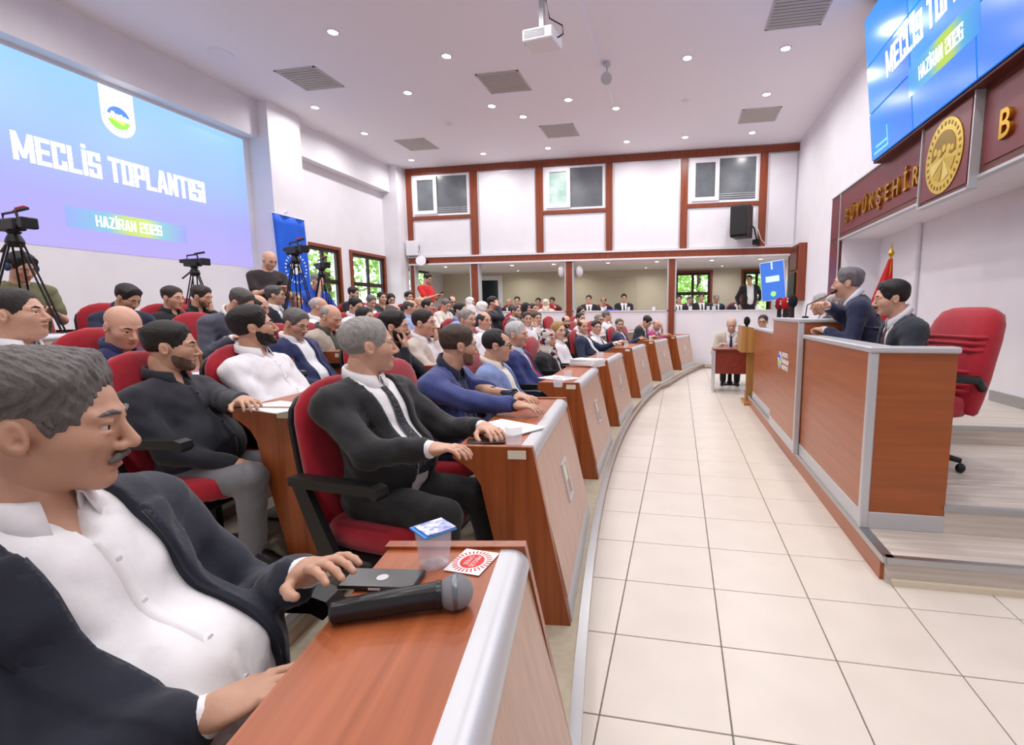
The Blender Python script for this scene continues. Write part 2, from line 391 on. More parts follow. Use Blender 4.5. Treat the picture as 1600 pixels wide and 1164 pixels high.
def brown_window(name, M, w, h, lab, bars=(.5,), rail=.55):
    """M: origin at lower left, x along the width, y up, z towards the room"""
    e = struct(empty(name, (0, 0, 0)), lab, 'window'); e.matrix_world = M
    f = .075
    fr = MB().box((-.07, -.07, -.03), (0, h+.07, .04)).box((w, -.07, -.03), (w+.07, h+.07, .04)).box((0, h, -.03), (w, h+.07, .04)).box((0, -.07, -.03), (w, 0, .05))
    fr.build('casing', MAHOG, e)
    MB().box((0, 0, -.06), (f, h, .0)).box((w-f, 0, -.06), (w, h, .0)).box((f, 0, -.06), (w-f, f, .0)).box((f, h-f, -.06), (w-f, h, .0)).build('frame', DBROWN, e)
    zr = h*rail
    MB().box((f, zr-.05, -.055), (w-f, zr+.05, -.005)).build('transom', DBROWN, e)
    xs = [f] + [w*b for b in bars] + [w-f]
    for b in bars: MB().box((w*b-.04, f, -.055), (w*b+.04, h-f, -.004)).build('mullion', DBROWN, e)
    for i in range(len(xs)-1):
        for z0, z1 in ((f, zr-.05), (zr+.05, h-f)): MB().box((xs[i], z0, -.034), (xs[i+1], z1, -.03)).build('pane', GLASS, e)
    return e
for i, (a, b, z0, z1) in enumerate(WINL):
    M = frame_px((XL, a, z0), (1, 0, 0)); 
    brown_window('window_%d' % (4+i), M, b-a, z1-z0, ['dark brown window beside the blue banner', 'dark brown window next to the corner pillar', 'dark brown gallery side window behind the red shirted man'][i])
for i, (a, b, z0, z1) in enumerate(WG):
    brown_window('window_%d' % (7+i), frame_px((a, YG, z0), (0, -1, 0)), b-a, z1-z0, ['dark brown gallery window behind the seated officials', 'dark brown gallery window behind the standing man in a suit'][i])
door = struct(empty('door_1', (0, 0, 0)), 'white door with dark glass in the gallery corner', 'door'); door.matrix_world = frame_px((-6.75, YG-.02, GZ), (0, -1, 0))
MB().box((0, 0, 0), (.95, 2.0, .04)).build('leaf', PVC, door); MB().box((.18, .75, .04), (.8, 1.85, .045)).build('pane', mat('dark_glass', '1c2a2a', .1), door); MB().box((.84, .95, .04), (.9, 1.1, .08)).build('door_handle', SILVER, door)
# portal beam over the alcove, letters and emblem
DRED = mat('dark_red_panel', '6e1522', .35, noise=.08, nscale=6, coat=.2)
BROWNF = wood('portal_frame_wood', '6a2c1a', '54200f', 1, .35)
portal = empty('sign_beam', (0, 0, 0), 0, 'dark red sign beam with gold lettering over the podium alcove', 'sign')
MB().box((2.66, YF, 2.62), (XR, 9.4, 3.39)).box((2.66, 9.4, 0), (XR, 9.92, 3.39)).build('beam_body', BROWNF, portal)
for y0, y1, z0, z1 in ((6.42, 9.34, 2.70, 3.32), (YF, 5.28, 2.70, 3.32), (9.47, 9.86, .1, 2.55), (9.47, 9.86, 2.66, 3.32)):
    MB().box((2.65, y0, z0), (2.662, y1, z1), bev=.003).build('red_panel', DRED, portal)
MB().box((2.645, YF, 2.605), (2.72, 9.4, 2.632)).box((2.645, 9.395, 0), (2.665, 9.42, 3.39)).box((2.645, YF, 3.385), (2.72, 9.92, 3.405)).build('silver_strip', SILVER, portal)
GOLD = mat('gold_letter', 'c99a2e', .25, .9)
for i, ch in enumerate('BÜYÜKŞEHİR'):
    text('letter', ch, .30, frame_px((2.635, 8.97 - i*.268, 2.93), (-1, 0, 0)), GOLD, .014, portal, .85, .004)
text('letter', 'B', .34, frame_px((2.635, 4.96, 2.94), (-1, 0, 0)), GOLD, .014, portal, .85, .004)
emb = empty('emblem_plaque', (2.6, 5.85, 2.95), 0, 'dark red plaque with a round golden municipal emblem', 'plaque')
def emblem(parent, M, R, gold=False, name='emblem_disc'):
    if gold: cs = [mat('emblem_gold', 'd3b64a', .3, .6), mat('emblem_gold_dark', '8a6d20', .35, .7), mat('emblem_gold_light', 'e0cf7a', .3, .6), mat('emblem_gold_mid', 'c2a23a', .3, .6)]
    else: cs = [mat('emblem_white', 'ffffff', .5), mat('emblem_blue', '3f6fc4', .5), mat('emblem_green', '7fd04a', .5), mat('emblem_yellow', 'e3e04a', .5)]
    d = MB(); n = 40; d.poly([(R*math.cos(2*PI*k/n), R*math.sin(2*PI*k/n)) for k in range(n)], 0, .006, M); d.build(name, cs[0], parent)
    r = R*.68
    up = [(r*math.cos(a), r*math.sin(a)) for a in np.linspace(.12*PI, .88*PI, 20)] + [(-r*.95, -.02*R), (-r*.5, R*.1), (-r*.2, 0), (r*.2, R*.12), (r*.6, -.04*R), (r*.97, 0)]
    MB().poly(up, .006, .011, M).build('emblem_sky', cs[1], parent)
    tree = MB()
    for k, (x, z, q) in enumerate([(-.42, .22, .1), (-.2, .12, .12), (.05, .2, .1), (.3, .13, .12), (.5, .1, .08)]):
        tree.poly([(R*(x + q*math.cos(t)), R*(z + q*math.sin(t))) for t in np.linspace(0, 2*PI, 12, endpoint=False)], .010, .013, M)
    tree.build('emblem_trees', cs[0], parent)
    for k in range(4):
        a0 = PI*(1.06 + .23*k); a1 = a0 + PI*.17
        MB().poly([(-r*.1 + .12*R, -.06*R), (r*math.cos(a0), r*math.sin(a0)), (r*math.cos((a0+a1)/2), r*math.sin((a0+a1)/2)), (r*math.cos(a1), r*math.sin(a1))], .006, .011, M).build('emblem_field', cs[2 if k % 2 == 0 else 3], parent)
    ring = MB()
    for k in range(28):
        a = 2*PI*k/28; c, s = math.cos(a), math.sin(a); rr = R*.86
        ring.box((-.035*R, -.05*R, .006), (.035*R, .05*R, .009), M @ Matrix.Translation((rr*c, rr*s, 0)) @ Matrix.Rotation(a - PI/2, 4, 'Z'))
    ring.build('emblem_lettering', cs[1], parent)['kind'] = 'stuff'
MB().prism([(0, -.42), (.06, -.42), (.06, .44), (0, .44)], -.5, .5).build('backing', BROWNF, emb)
MB().prism([(-.012, -.37), (0, -.37), (0, .39), (-.012, .39)], -.45, .45).build('red_panel', DRED, emb)
MB().box((-.02, -.5, -.43), (.06, .5, -.41)).box((-.02, -.51, -.43), (.06, -.49, .44)).box((-.02, .49, -.43), (.06, .51, .44)).build('silver_strip', SILVER, emb)
emblem(emb, frame_px((-.014, 0, 0), (-1, 0, 0)), .36, True)
# podium steps
def step(lo, hi, lab):
    o = MB().box(lo, hi).build('podium_step', LAM); struct(o, lab)
    MB().box((lo[0]-.008, lo[1]-.008, hi[2]-.028), (hi[0], lo[1]+.03, hi[2]+.004)).build('nosing', ALU, o)
    return o
s1 = step((1.08, 2.68, 0), (3.3, 8.3, .14), 'lowest pale laminate step at the podium')
MB().box((1.06, 2.72, 0), (1.08, 8.3, .125)).build('brown_riser', PODW, s1); MB().box((1.055, 2.68, .11), (1.11, 8.3, .144)).build('nosing', ALU, s1)
MB().box((1.10, 2.655, 0), (3.3, 2.68, .03)).build('skirting', BASEM, s1)
step((1.50, 3.05, .12), (3.3, 8.3, .30), 'middle pale laminate step at the podium'); s3 = step((1.50, 4.58, .28), (3.3, 8.3, .45), 'upper pale laminate step behind the podium')
struct(MB().box((3.27, 2.9, .45), (3.3, 6.0, .56)).build('baseboard_right', ALU), 'silver baseboard on the alcove wall')
struct(MB().tube([(3.26, 7.9, .45), (3.26, 7.9, 2.62)], .03).build('trim_pipe', WHITE), 'thin white pipe on the alcove wall')
# lamps
LG = 'round downlights in the ceiling'
def downlight(x, y, z, n, power, r=.085, lab=None):
    e = empty('downlight', (x, y, z), 0, lab, 'ceiling light', LG)
    MB().lathe([(r*.72, -.002), (r*.78, -.012), (r, -.012), (r+.012, -.004), (r+.012, 0)], 20).build('ring', PVC, e)
    MB().lathe([(r*.2, -.004), (r*.74, -.006), (r*.74, -.003)], 20).build('lens', LAMPE, e)
    l = bpy.data.lights.new('downlight_lamp', 'AREA'); l.shape = 'DISK'; l.size = .2; l.energy = power; l.color = (1, .975, .965); l.spread = rad(165)
    lo = bpy.data.objects.new('downlight_lamp', l); COL.objects.link(lo); lo.location = (x, y, z-.03)
for n, (x, y) in enumerate(DOWN):
    z = H-.04 if (x < -1.3 and y < 9.9) else H
    col_ = sorted([q for q in DOWN if abs(q[0]-x) < .2], key=lambda q: -q[1]); lines = sorted({round(q[0]*2)/2 for q in DOWN})
    downlight(x, y, z, n, LAMP_W, lab='round ceiling downlight %s from far wall, %s lamp line from picture wall' % (ORD[col_.index((x, y))], ORD[lines.index(round(x*2)/2)]))
for k, x in enumerate((-6.6, -4.6, -3.4, -1.9, -.6, .8, 2.0)):
    downlight(x, YB+.45, 2.74, k, 8, .07, 'small round gallery downlight near the parapet, %s from the corner pillar' % ORD[k])
for k, x in enumerate((-5, -3.2, -1, 1.2)): downlight(x, 15.2, 2.74, k, 8, .05, 'tiny spot in the rear gallery ceiling, %s from the corner pillar' % ORD[k])
# air vents
VENT = mat('vent_grey', 'b9b5b1', .6)
VL = ['grey ceiling air vent nearest the projector screen bay', 'grey ceiling air vent beside the hanging projector', 'grey ceiling air vent in front of the far timber wall', 'grey ceiling air vent near the corner pillar of the far wall', 'grey ceiling air vent near the far end of the right wall', 'grey ceiling air vent beside the video wall']
for n, (x, y) in enumerate([(-6.12, 7.79), (-3.0, 8.58), (-2.63, 11.1), (-6.11, 11.25), (1.51, 11.1), (1.48, 7.55)]):
    z = H-.04 if (x < -1.3 and y < 9.9) else H
    e = empty('air_vent', (x, y, z), 0, VL[n], 'air vent', 'grey air vents in the ceiling')
    hs = .37
    MB().box((-hs, -hs, -.012), (hs, -hs+.03, 0)).box((-hs, hs-.03, -.012), (hs, hs, 0)).box((-hs, -hs, -.012), (-hs+.03, hs, 0)).box((hs-.03, -hs, -.012), (hs, hs, 0)).build('frame', mat('vent_frame', 'b9b7b8', .5), e)
    MB().box((-hs+.03, -hs+.03, -.003), (hs-.03, hs-.03, -.001)).build('backing', mat('vent_dark', '55524f', .8), e)
    for k in range(9):
        yy = -hs + .07 + k*.075
        MB().box((-hs+.03, -.023, -.002), (hs-.03, .023, .002), TR(0, yy, -.010, rx=-.2)).build('slat', VENT, e)
# outside: trees and ground seen through the windows
GROUND = mat('outside_ground', '9a9a88', .9, noise=.2, nscale=1)
struct(MB().box((-30, -5, -.6), (XL-.3, 40, -.5)).box((XL-.3, 16.5, -.6), (12, 40, -.5)).build('ground_outside', GROUND), 'pale ground outside the windows')
LEAF = mat('leaf_green', 'b4d67c', .6, noise=.5, nscale=2, col2='86b450'); BARK = mat('bark', '4d3b2a', .9)
def tree(x, y, h, lab):
    e = empty('tree', (x, y, -.5), 0, lab, 'tree', 'trees outside the windows')
    MB().tube([(0, 0, 0), (.05, .03, h*.5), (0, 0, h*.8)], .13, r2=.05).build('trunk', BARK, e)
    n = 1500; c = RNG.normal(0, 1, (n, 3)); c /= np.linalg.norm(c, axis=1)[:, None]; c *= RNG.uniform(.55, 1, (n, 1))
    c = c * np.array([h*.22, h*.22, h*.40]) + np.array([0, 0, h*.6])
    a = RNG.normal(0, 1, (n, 3)); a /= np.linalg.norm(a, axis=1)[:, None]; b = np.cross(a, RNG.normal(0, 1, (n, 3))); b /= np.linalg.norm(b, axis=1)[:, None]
    s = .13; V = np.stack([c - a*s, c + b*s*.5, c + a*s, c - b*s*.5], 1).reshape(-1, 3); F = np.arange(n*4).reshape(-1, 4)
    mesh_obj('foliage', V, F, LEAF, e)
for x, y, h, lab in [(-11.5, 12.0, 6, 'leafy tree outside the side window by the banner'), (-12, 15.4, 6.5, 'leafy tree outside the side window by the corner pillar'), (-11.3, 18.8, 6, 'leafy tree outside the gallery side window'), (-.6, 20, 6, 'leafy tree outside the gallery window behind the officials'), (2.4, 20.0, 5, 'leafy tree outside the gallery window behind the standing man'), (.8, 23.5, 7, 'tall leafy tree further back outside the gallery windows')]: tree(x, y, h, lab)
# ------------------------------------------------------------------ furniture
def loft(secs, n=20, p=2.0):
    """secs: list of (matrix, a, b); superellipse rings in the local xy plane"""
    mb = MB(); V = []; F = []
    for (M, a, b) in secs:
        for k in range(n):
            t = 2*PI*k/n; c, s = math.cos(t), math.sin(t)
            V.append(M @ Vector((a*math.copysign(abs(c)**(2/p), c), b*math.copysign(abs(s)**(2/p), s), 0)))
    m = len(secs)
    for j in range(m-1):
        for k in range(n): F.append((j*n+k, j*n+(k+1) % n, (j+1)*n+(k+1) % n, (j+1)*n+k))
    F.append(tuple(range(n-1, -1, -1))); F.append(tuple(range((m-1)*n, m*n)))
    return mb.add(V, F)
ORD = ['first', 'second', 'third', 'fourth', 'fifth', 'sixth', 'seventh', 'eighth']
DL = 1.2
PROF = [(0, 0), (-.15, .765), (-.475, .765), (-.48, .715), (-.44, .69), (-.395, .655), (-.365, .6), (-.35, .52), (-.24, 0)]
LABELM = mat('cream_label', 'e2dcc8', .6); CARDM = mat('yellow_card', 'efe7bf', .6)
def make_desk():
    e = empty('council_desk', (0, 0, 0))
    h = DL/2
    for y in (-h, h-.03): MB().prism(PROF, y, y+.03).build('side_panel', CHERRY, e)
    MB().box((-.468, -h+.03, .725), (-.20, h-.03, .757)).build('desk_top', CHERRYH, e)
    # rounded silver front edge
    pr = [(-.205, .758), (-.205, .72), (-.152, .69)] + [(-.180 + .040*math.cos(a), .718 + .040*math.sin(a)) for a in np.linspace(-.35, PI/2, 9)]
    MB().prism(pr[::-1], -h+.03, h-.03).build('front_edge', SILVER, e, smooth='auto')
    MB().prism([(-.012, .11), (-.032, .11), (-.165, .70), (-.145, .70)], -h+.03, h-.03).build('front_panel', FRONTW, e)
    MB().prism([(.004, 0), (-.03, 0), (-.05, .11), (-.014, .11)], -h+.03, h-.03).build('kick_plate', SILVER, e)
    M = Matrix.Translation((-.088, .02, .42)) @ Matrix.Rotation(math.atan2(.13, .59)*-1, 4, 'Y') @ frame_px((0, 0, 0), (1, 0, 0))
    w_, h_ = .075, .105
    fr = MB()
    for lo, hi in (((-w_, -h_, 0), (w_, -h_+.022, .014)), ((-w_, h_-.022, 0), (w_, h_, .014)), ((-w_, -h_+.022, 0), (-w_+.022, h_-.022, .014)), ((w_-.022, -h_+.022, 0), (w_, h_-.022, .014))): fr.box(lo, hi, M, bev=.003)
    f = fr.build('name_plate', PFRAME, e)
    MB().box((-w_+.02, -h_+.02, .002), (w_-.02, h_-.02, .006), M).build('card', CARDM, f)
    MB().box((-.25, -h-.003, .715), (-.175, -h, .75)).build('inventory_tag', LABELM, e)
    return e
desk0 = make_desk(); _desk_used = [False]
DESKS = []
def place_desk(x, y, az, z, label, group):
    o = desk0 if not _desk_used[0] else copy_tree(desk0); _desk_used[0] = True
    o.location = (x, y, z); o.rotation_euler = (0, 0, az); tag(o, label, 'desk', group); DESKS.append((x, y)); return o
YD = [.51, 2.48, 4.32, 6.17, 8.13, 10.08, 11.98]
for k in range(5):
    for i, y in enumerate(YD):
        yy = y + .12*k
        if k and i == 6 and yy > 12.3: yy = 12.2
        if k >= 1 and i == 0: continue
        r = ROWR[k] + (-.105 if (k == 0 and i == 0) else 0)
        x = arc(r, yy)
        if k == 0: lab = ['cherry wood desk closest to the camera carrying the microphone', 'front row desk with open papers, second from the camera', 'front row desk with a thick stack of papers on top', 'front row desk in front of the white blouse', 'front row desk in front of the navy jacket', 'front row desk in front of the dark green suit', 'last front row desk against the white parapet wall'][i]
        else: lab = 'cherry wood desk in the %s seating row, %s from the camera end' % (ORD[k], ORD[i-1])
        place_desk(x, yy, arc_az(x, yy), ROWZ[k], lab, 'council desks in curved rows')
# chairs
def make_chair():
    e = empty('council_chair', (0, 0, 0))
    secs = []
    for z, s in ((.345, .86), (.355, .97), (.385, 1.0), (.425, 1.0), (.445, .96), (.455, .84)): secs.append((TR(.02, 0, z), .245*s, .255*s))
    loft(secs, 24, 3.6).build('seat', RED, e, smooth=True)
    tilt = rad(-10)
    B = TR(-.20, 0, .42, ry=tilt)
    def wid(v): return .25 if v < .66 else .25*max(.02, 1-((v-.66)/.345)**3.4)**.6
    secs = []
    for v, t in ((0, .5), (.02, .9), (.08, 1), (.25, 1.05), (.45, 1), (.6, .95), (.72, .9), (.82, .8), (.9, .7), (.96, .5), (.995, .2)):
        secs.append((B @ Matrix.Translation((.03*math.sin(PI*v)*-.3, 0, .62*v)) @ Matrix.Rotation(PI/2, 4, 'Z'), wid(v)*(.97 if v < .01 else 1), .045*t))
    loft(secs, 24, 3.0).build('backrest', RED, e, smooth=True)
    secs = [(B @ Matrix.Translation((-.045, 0, .60*v)) @ Matrix.Rotation(PI/2, 4, 'Z'), wid(v)*1.03, .022) for v in (0, .05, .3, .5, .65, .75, .84, .91, .97)]
    loft(secs, 24, 3.0).build('back_shell', BLACKP, e, smooth='auto')
    for s in (-1, 1):
        a = MB().prism([(-.26, .62), (-.26, .655), (.16, .665), (.19, .655), (.2, .63), (.18, .61), (.15, .625), (-.2, .615)], s*.295-.03, s*.295+.03)
        a.prism([(-.27, .64), (-.2, .64), (-.02, .30), (-.08, .27), (-.12, .30)], s*.295-.015, s*.295+.015)
        a.build('armrest', BLACKP, e)
    MB().lathe([(.05, 0), (.05, .05), (.04, .06), (.04, .345)], 12).box((-.17, -.30, .27), (.12, .30, .345), bev=.01).build('under_frame', BLACKP, e)
    MB().box((-.16, -.16, 0), (.16, .16, .02), bev=.006).build('base_plate', BLACKP, e)
    return e
chair0 = make_chair(); _chair_used = [False]; CHAIRS = []
def place_chair(x, y, z, az, label, group='red council chairs'):
    o = chair0 if not _chair_used[0] else copy_tree(chair0); _chair_used[0] = True
    o.location = (x, y, z); o.rotation_euler = (0, 0, az); tag(o, label, 'chair', group); CHAIRS.append((x, y)); return o
# podium
def pod_unit(name, x, y0, y1, ztop, depth, lab, near_side=True, ledge=.13):
    e = empty(name, (x, y0, .14), 0, lab, 'podium'); h = ztop - .14; L = y1-y0
    MB().box((0, .02, .10), (.025, L, h-.035)).build('front_panel', PODW, e)
    MB().box((-.006, 0, 0), (.03, L, .10), bev=.003).build('kick_plate', SILVER, e)
    if near_side:
        MB().box((.03, 0, .10), (depth, .025, h-.035)).build('side_panel', wood('podium_side_wood', 'a4582b', '955026', 0, .34), e)
        MB().box((-.012, -.012, 0), (.035, .03, h-.035), bev=.006).build('corner_strip', SILVER, e)
        MB().box((.03, -.004, 0), (depth, .028, .10), bev=.003).build('kick_plate', SILVER, e)
        MB().box((-.02, -.02, h-.035), (depth+.01, ledge*.6, h), bev=.008).build('ledge', SILVER, e)
    MB().box((-.021, (ledge*.6 if near_side else -.02), h-.034), (ledge, L, h+.0005), bev=.008).build('ledge', SILVER, e)
    MB().box((.03, .03, h-.3), (depth, L-.01, h-.27)).build('worktop', CHERRYH, e)
    return e
pod_unit('podium_desk', 1.07, 3.05, 4.58, 1.205, .43, 'low reddish wooden podium desk with silver edges at the steps')
ros = pod_unit('rostrum', 1.03, 4.60, 5.84, 1.342, .56, 'tall wooden rostrum carrying the municipal logo and microphones')
pod_unit('podium_desk', 1.09, 5.86, 7.6, 1.178, .43, 'low wooden podium desk behind the oak lectern', False)
# logo on the rostrum front
emblem(ros, frame_px((-.002, .80, .77), (-1, 0, 0)), .085)
LOGOW = mat('logo_white', 'f4f4f4', .5)
for k, (s, z, sz) in enumerate((('SAKARYA', .835, .062), ('Büyükşehir', .775, .07), ('BELEDİYESİ', .71, .055))):
    text('logo_text', s, sz, frame_px((-.003, .69, z), (-1, 0, 0)), LOGOW, .001, ros, 1, .001, 'LEFT')
# oak lectern
OAK = wood('light_oak', 'b98a4e', 'a2743a', 2, .4)
lec = empty('lectern', (1.04, 7.98, 0), 0, 'light oak standing lectern with a black microphone muff', 'lectern')
MB().box((-.05, -.25, 0), (.38, .25, .04), bev=.006).build('base', OAK, lec)
MB().box((.0, -.07, .04), (.10, -.03, .98)).box((.0, .03, .04), (.10, .07, .98)).build('column', OAK, lec)
MB().prism([(-.12, .80), (.12, .80), (.2, 1.08), (.2, 1.14), (-.12, 1.2)], -.25, .25).build('top_box', OAK, lec)
# small side table with the clerk
tb = empty('side_table', (1.02, 9.15, 0), 0, 'small red brown table in front of the clerk by the lectern', 'table')
REDW = wood('red_table_wood', '8a3322', '742618', 1, .3)
MB().box((-.42, -.25, .74), (.42, .28, .77), bev=.004).build('table_top', REDW, tb); MB().box((-.38, -.2, .33), (.38, -.18, .74)).build('modesty_panel', REDW, tb)
for sx in (-.40, .40): MB().box((sx-.015, -.24, 0), (sx+.015, .27, .74)).build('leg', SILVER, tb)
# executive chair
def exec_chair(x, y, z, az):
    e = empty('executive_chair', (x, y, z), az, 'large red padded executive chair with black arms behind the near podium desk', 'chair')
    secs = [(TR(.0, 0, zz), .25*s, .27*s) for zz, s in ((.40, .85), (.41, .97), (.45, 1), (.5, 1), (.53, .95), (.54, .82))]
    loft(secs, 24, 3.4).build('seat', RED, e, smooth=True)
    B = TR(-.2, 0, .42, ry=rad(-16))
    pts = ((0, .5, .27), (.03, .9, .28), (.15, 1.1, .285), (.35, 1.2, .29), (.5, 1.15, .285), (.7, 1.1, .275), (.85, 1.0, .255), (.94, .85, .225), (.985, .5, .17), (1, .2, .12))
    secs = [(B @ Matrix.Translation((.02*math.sin(PI*v), 0, .73*v)) @ Matrix.Rotation(PI/2, 4, 'Z'), a, .085*t) for v, t, a in pts]
    back = loft(secs, 28, 3.2).build('backrest', RED, e, smooth=True)
    for k, v in enumerate((.18, .24, .30, .36, .56, .62, .68)):
        p = B @ Vector((.085+.018*math.sin(PI*v), 0, .73*v)); MB().tube([p + Vector((.006 - .04*(abs(yy) > .22), yy, 0)) for yy in (-.26, -.21, -.1, 0, .1, .21, .26)], .014).build('pleat', RED, back, smooth=True)
    for s in (-1, 1):
        MB().tube([(-.24, s*.29, .60), (-.18, s*.31, .66), (0, s*.31, .675), (.17, s*.31, .665), (.2, s*.3, .65)], .028).tube([(.1, s*.31, .65), (.08, s*.3, .5), (.0, s*.25, .42)], .02).build('armrest', BLACKP, e, smooth=True)
    MB().lathe([(.03, .1), (.03, .4), (.1, .41)], 12).build('gas_column', BLACKP, e)
    st = MB()
    for k in range(5):
        a = 2*PI*k/5 + .035; st.tube([(0, 0, .12), (.17*math.cos(a), .17*math.sin(a), .115), (.3*math.cos(a), .3*math.sin(a), .085)], .028, r2=.018)
    st.build('star_base', BLACKP, e, smooth=True)
    for k in range(5):
        a = 2*PI*k/5 + .035; MB().sphere((.3*math.cos(a), .3*math.sin(a), .035), .035, 12, (1, .7, 1)).build('caster', BLACKP, e, smooth=True)
exec_chair(1.62, 3.82, .30, rad(196))
# ------------------------------------------------------------------ screens
def screen_mat(name, stops, estr, axis='Y', rough=.3):
    m = bpy.data.materials.new(name); m.use_nodes = True; nt = m.node_tree; b = nt.nodes['Principled BSDF']; L = nt.links.new
    tc = nt.nodes.new('ShaderNodeTexCoord'); sp = nt.nodes.new('ShaderNodeSeparateXYZ'); L(tc.outputs['Generated'], sp.inputs[0])
    rp = nt.nodes.new('ShaderNodeValToRGB'); L(sp.outputs[axis], rp.inputs[0])
    el = rp.color_ramp.elements
    while len(el) < len(stops): el.new(.5)
    for e_, (p, c) in zip(el, stops): e_.position = p; e_.color = lin(c) + (1,)
    L(rp.outputs[0], b.inputs['Emission Color']); b.inputs['Emission Strength'].default_value = estr
    b.inputs['Base Color'].default_value = (.02, .02, .03, 1); b.inputs['Roughness'].default_value = rough
    return m
ps = empty('projection_screen', (XL+.004, 3.95, 2.29), 0, 'large projected picture with a meeting title and emblem on the side wall', 'projection screen')
PM = frame_px((0, 0, 0), (1, 0, 0))
def grid_plane(w, h, M, name, m, parent, t=.004): return MB().box((0, 0, 0), (w, h, t), M).build(name, m, parent)
grid_plane(4.25, 2.31, PM, 'picture', screen_mat('projected_picture', [(0, 'b3a6f2'), (.3, 'a8a6f2'), (.6, '9cbcf6'), (1, '9accf8')], 1.0, 'Z'), ps)
WTXT = mat('screen_white', 'ffffff', .5, emit='ffffff', estr=1.15)
WTX2 = mat('screen_cream', 'ffffff', .5, emit='fffff0', estr=1.1)
PT = lambda x, y, z=.005: PM @ Matrix.Translation((x, y, z))
block_text('title_text', 'MECLİS TOPLANTISI', .335, PT(2.13, 1.17), WTXT, ps, .86, .06)
grid_plane(1.65, .27, PT(1.33, .28), 'date_band', screen_mat('date_band', [(0, '97aef2'), (.3, '86c8e0'), (.45, 'c4e27e'), (.62, 'd2ea70'), (.75, '8fd0d8'), (1, '9ea6f0')], .95, 'Y'), ps, .002)
block_text('date_text', 'HAZİRAN 2026', .15, PT(2.13, .415, .008), WTX2, ps, .9, .1, s=.135, t=.12)
bd = [(-.22, .3), (-.22, -.12)] + [(.22*math.cos(a), -.12 + .22*math.sin(a)) for a in np.linspace(PI*1.05, PI*1.95, 12)] + [(.22, -.12), (.22, .3)]
MB().poly(bd, 0, .004, PT(2.13, 2.0)).build('white_badge', WTXT, ps)
def lit_emblem(parent, M, R):
    MB().poly([(R*.7*math.cos(a), R*.7*math.sin(a)) for a in np.linspace(.06*PI, .94*PI, 18)], 0, .003, M).build('emblem_sky', mat('lit_blue', '3f6fc4', .5, emit='5a86d8', estr=.9), parent)
    MB().poly([(R*.7*math.cos(a), R*.7*math.sin(a) - .04*R) for a in np.linspace(1.06*PI, 1.94*PI, 18)], 0, .003, M).build('emblem_field', mat('lit_green', '7fd04a', .5, emit='8ee25a', estr=.9), parent)
    MB().box((-.5*R, -.3*R, .003), (.4*R, -.16*R, .004), M @ Matrix.Rotation(-.3, 4, 'Z')).build('emblem_path', mat('lit_yellow', 'eeee60', .5, emit='eeee60', estr=1), parent)
    t = MB()
    for x, y, q in ((-.35, .2, .13), (-.1, .1, .12), (.15, .15, .11), (.4, .08, .1)): t.poly([(R*(x+q*math.cos(a)), R*(y+q*math.sin(a))) for a in np.linspace(0, 2*PI, 10, endpoint=False)], .003, .005, M)
    t.build('emblem_trees', WTXT, parent)
    d = MB()
    for k in range(26):
        a = 2*PI*k/26; d.box((-.025*R, -.04*R, 0), (.025*R, .04*R, .003), M @ Matrix.Translation((R*.88*math.cos(a), R*.88*math.sin(a), 0)) @ Matrix.Rotation(a-PI/2, 4, 'Z'))
    d.build('emblem_lettering', mat('lit_blue', '3f6fc4'), parent)['kind'] = 'stuff'
lit_emblem(ps, PT(2.13, 1.92, .0095), .215)
# video wall, three by three panels, leaning forward
VW, VH = 3.64, 1.79
_up = Vector((-.2, 0, 1.777)).normalized(); _x = Vector((0, -1, 0)); _n = _x.cross(_up)
VM = Matrix((_x, _up, _n)).transposed().to_4x4(); VM.translation = (2.5, 7.6, 3.39)
vw = empty('video_wall', (0, 0, 0), 0, 'large blue video wall of nine panels high on the side wall', 'screen'); vw.matrix_world = VM
BLUES = [[('2d8ff2', '1c78ee'), ('2b86f0', '1f7cf0'), ('1e7cf0', '1a70e8')], [('2a93ee', '1878f0'), ('2f9cf0', '1f86f2'), ('2f9cf2', '2088f0')], [('2494ea', '1d8cee'), ('28a0ee', '1d86ee'), ('1f7ef0', '2090f2')]]
for r in range(3):
    for c in range(3):
        a, b = BLUES[r][c]
        x0, y0 = c*VW/3, r*VH/3
        pn = MB().box((x0+.011, y0+.011, -.03), (x0+VW/3-.011, y0+VH/3-.011, 0)).build('display_panel', screen_mat('video_blue_%d%d' % (r, c), [(0, a), (1, b)], .95, 'X', .2), vw)
MB().box((0, 0, -.045), (VW, VH, -.02)).build('bezel', BLACKP, vw)
MB().prism([(2.53, 3.372), (2.71, 3.372), (2.71, 5.33), (2.345, 5.2)], 7.62, 3.94).build('cabinet', wood('screen_cabinet_wood', '6a2a20', '561f16', 1, .4), vw).matrix_parent_inverse = VM.inverted()
VT = lambda x, y, z=.0015: Matrix.Translation((x, y, z))
PINKW = mat('screen_pinkwhite', 'ffffff', .4, emit='ecdcf8', estr=.9)
block_text('title_text', 'MECLİS TOPLANTISI', .29, VT(VW/2, .96), PINKW, vw, .92, .085)
MB().box((1.15, .36, .0002), (2.5, .66, .001)).build('date_band', screen_mat('band_blue', [(0, '2f9cf0'), (.35, '5cb8e0'), (.5, 'b8d84a'), (.65, 'b8d84a'), (.8, '4cb0e0'), (1, '2f90f0')], .9, 'X', .12), vw)
block_text('date_text', 'HAZİRAN 2026', .14, VT(VW/2, .51, .002), PINKW, vw, .9, .1, s=.135, t=.12)
lo = MB()
for q in (0, .07): lo.box((.10+q, .06+q, .0005), (.55, .085+q, .0015)).box((.52, .06+q, .0005), (.545, .3, .0015))
lo.build('corner_motif', mat('video_line', '58b4ff', .3, emit='62b8ff', estr=.9), vw)
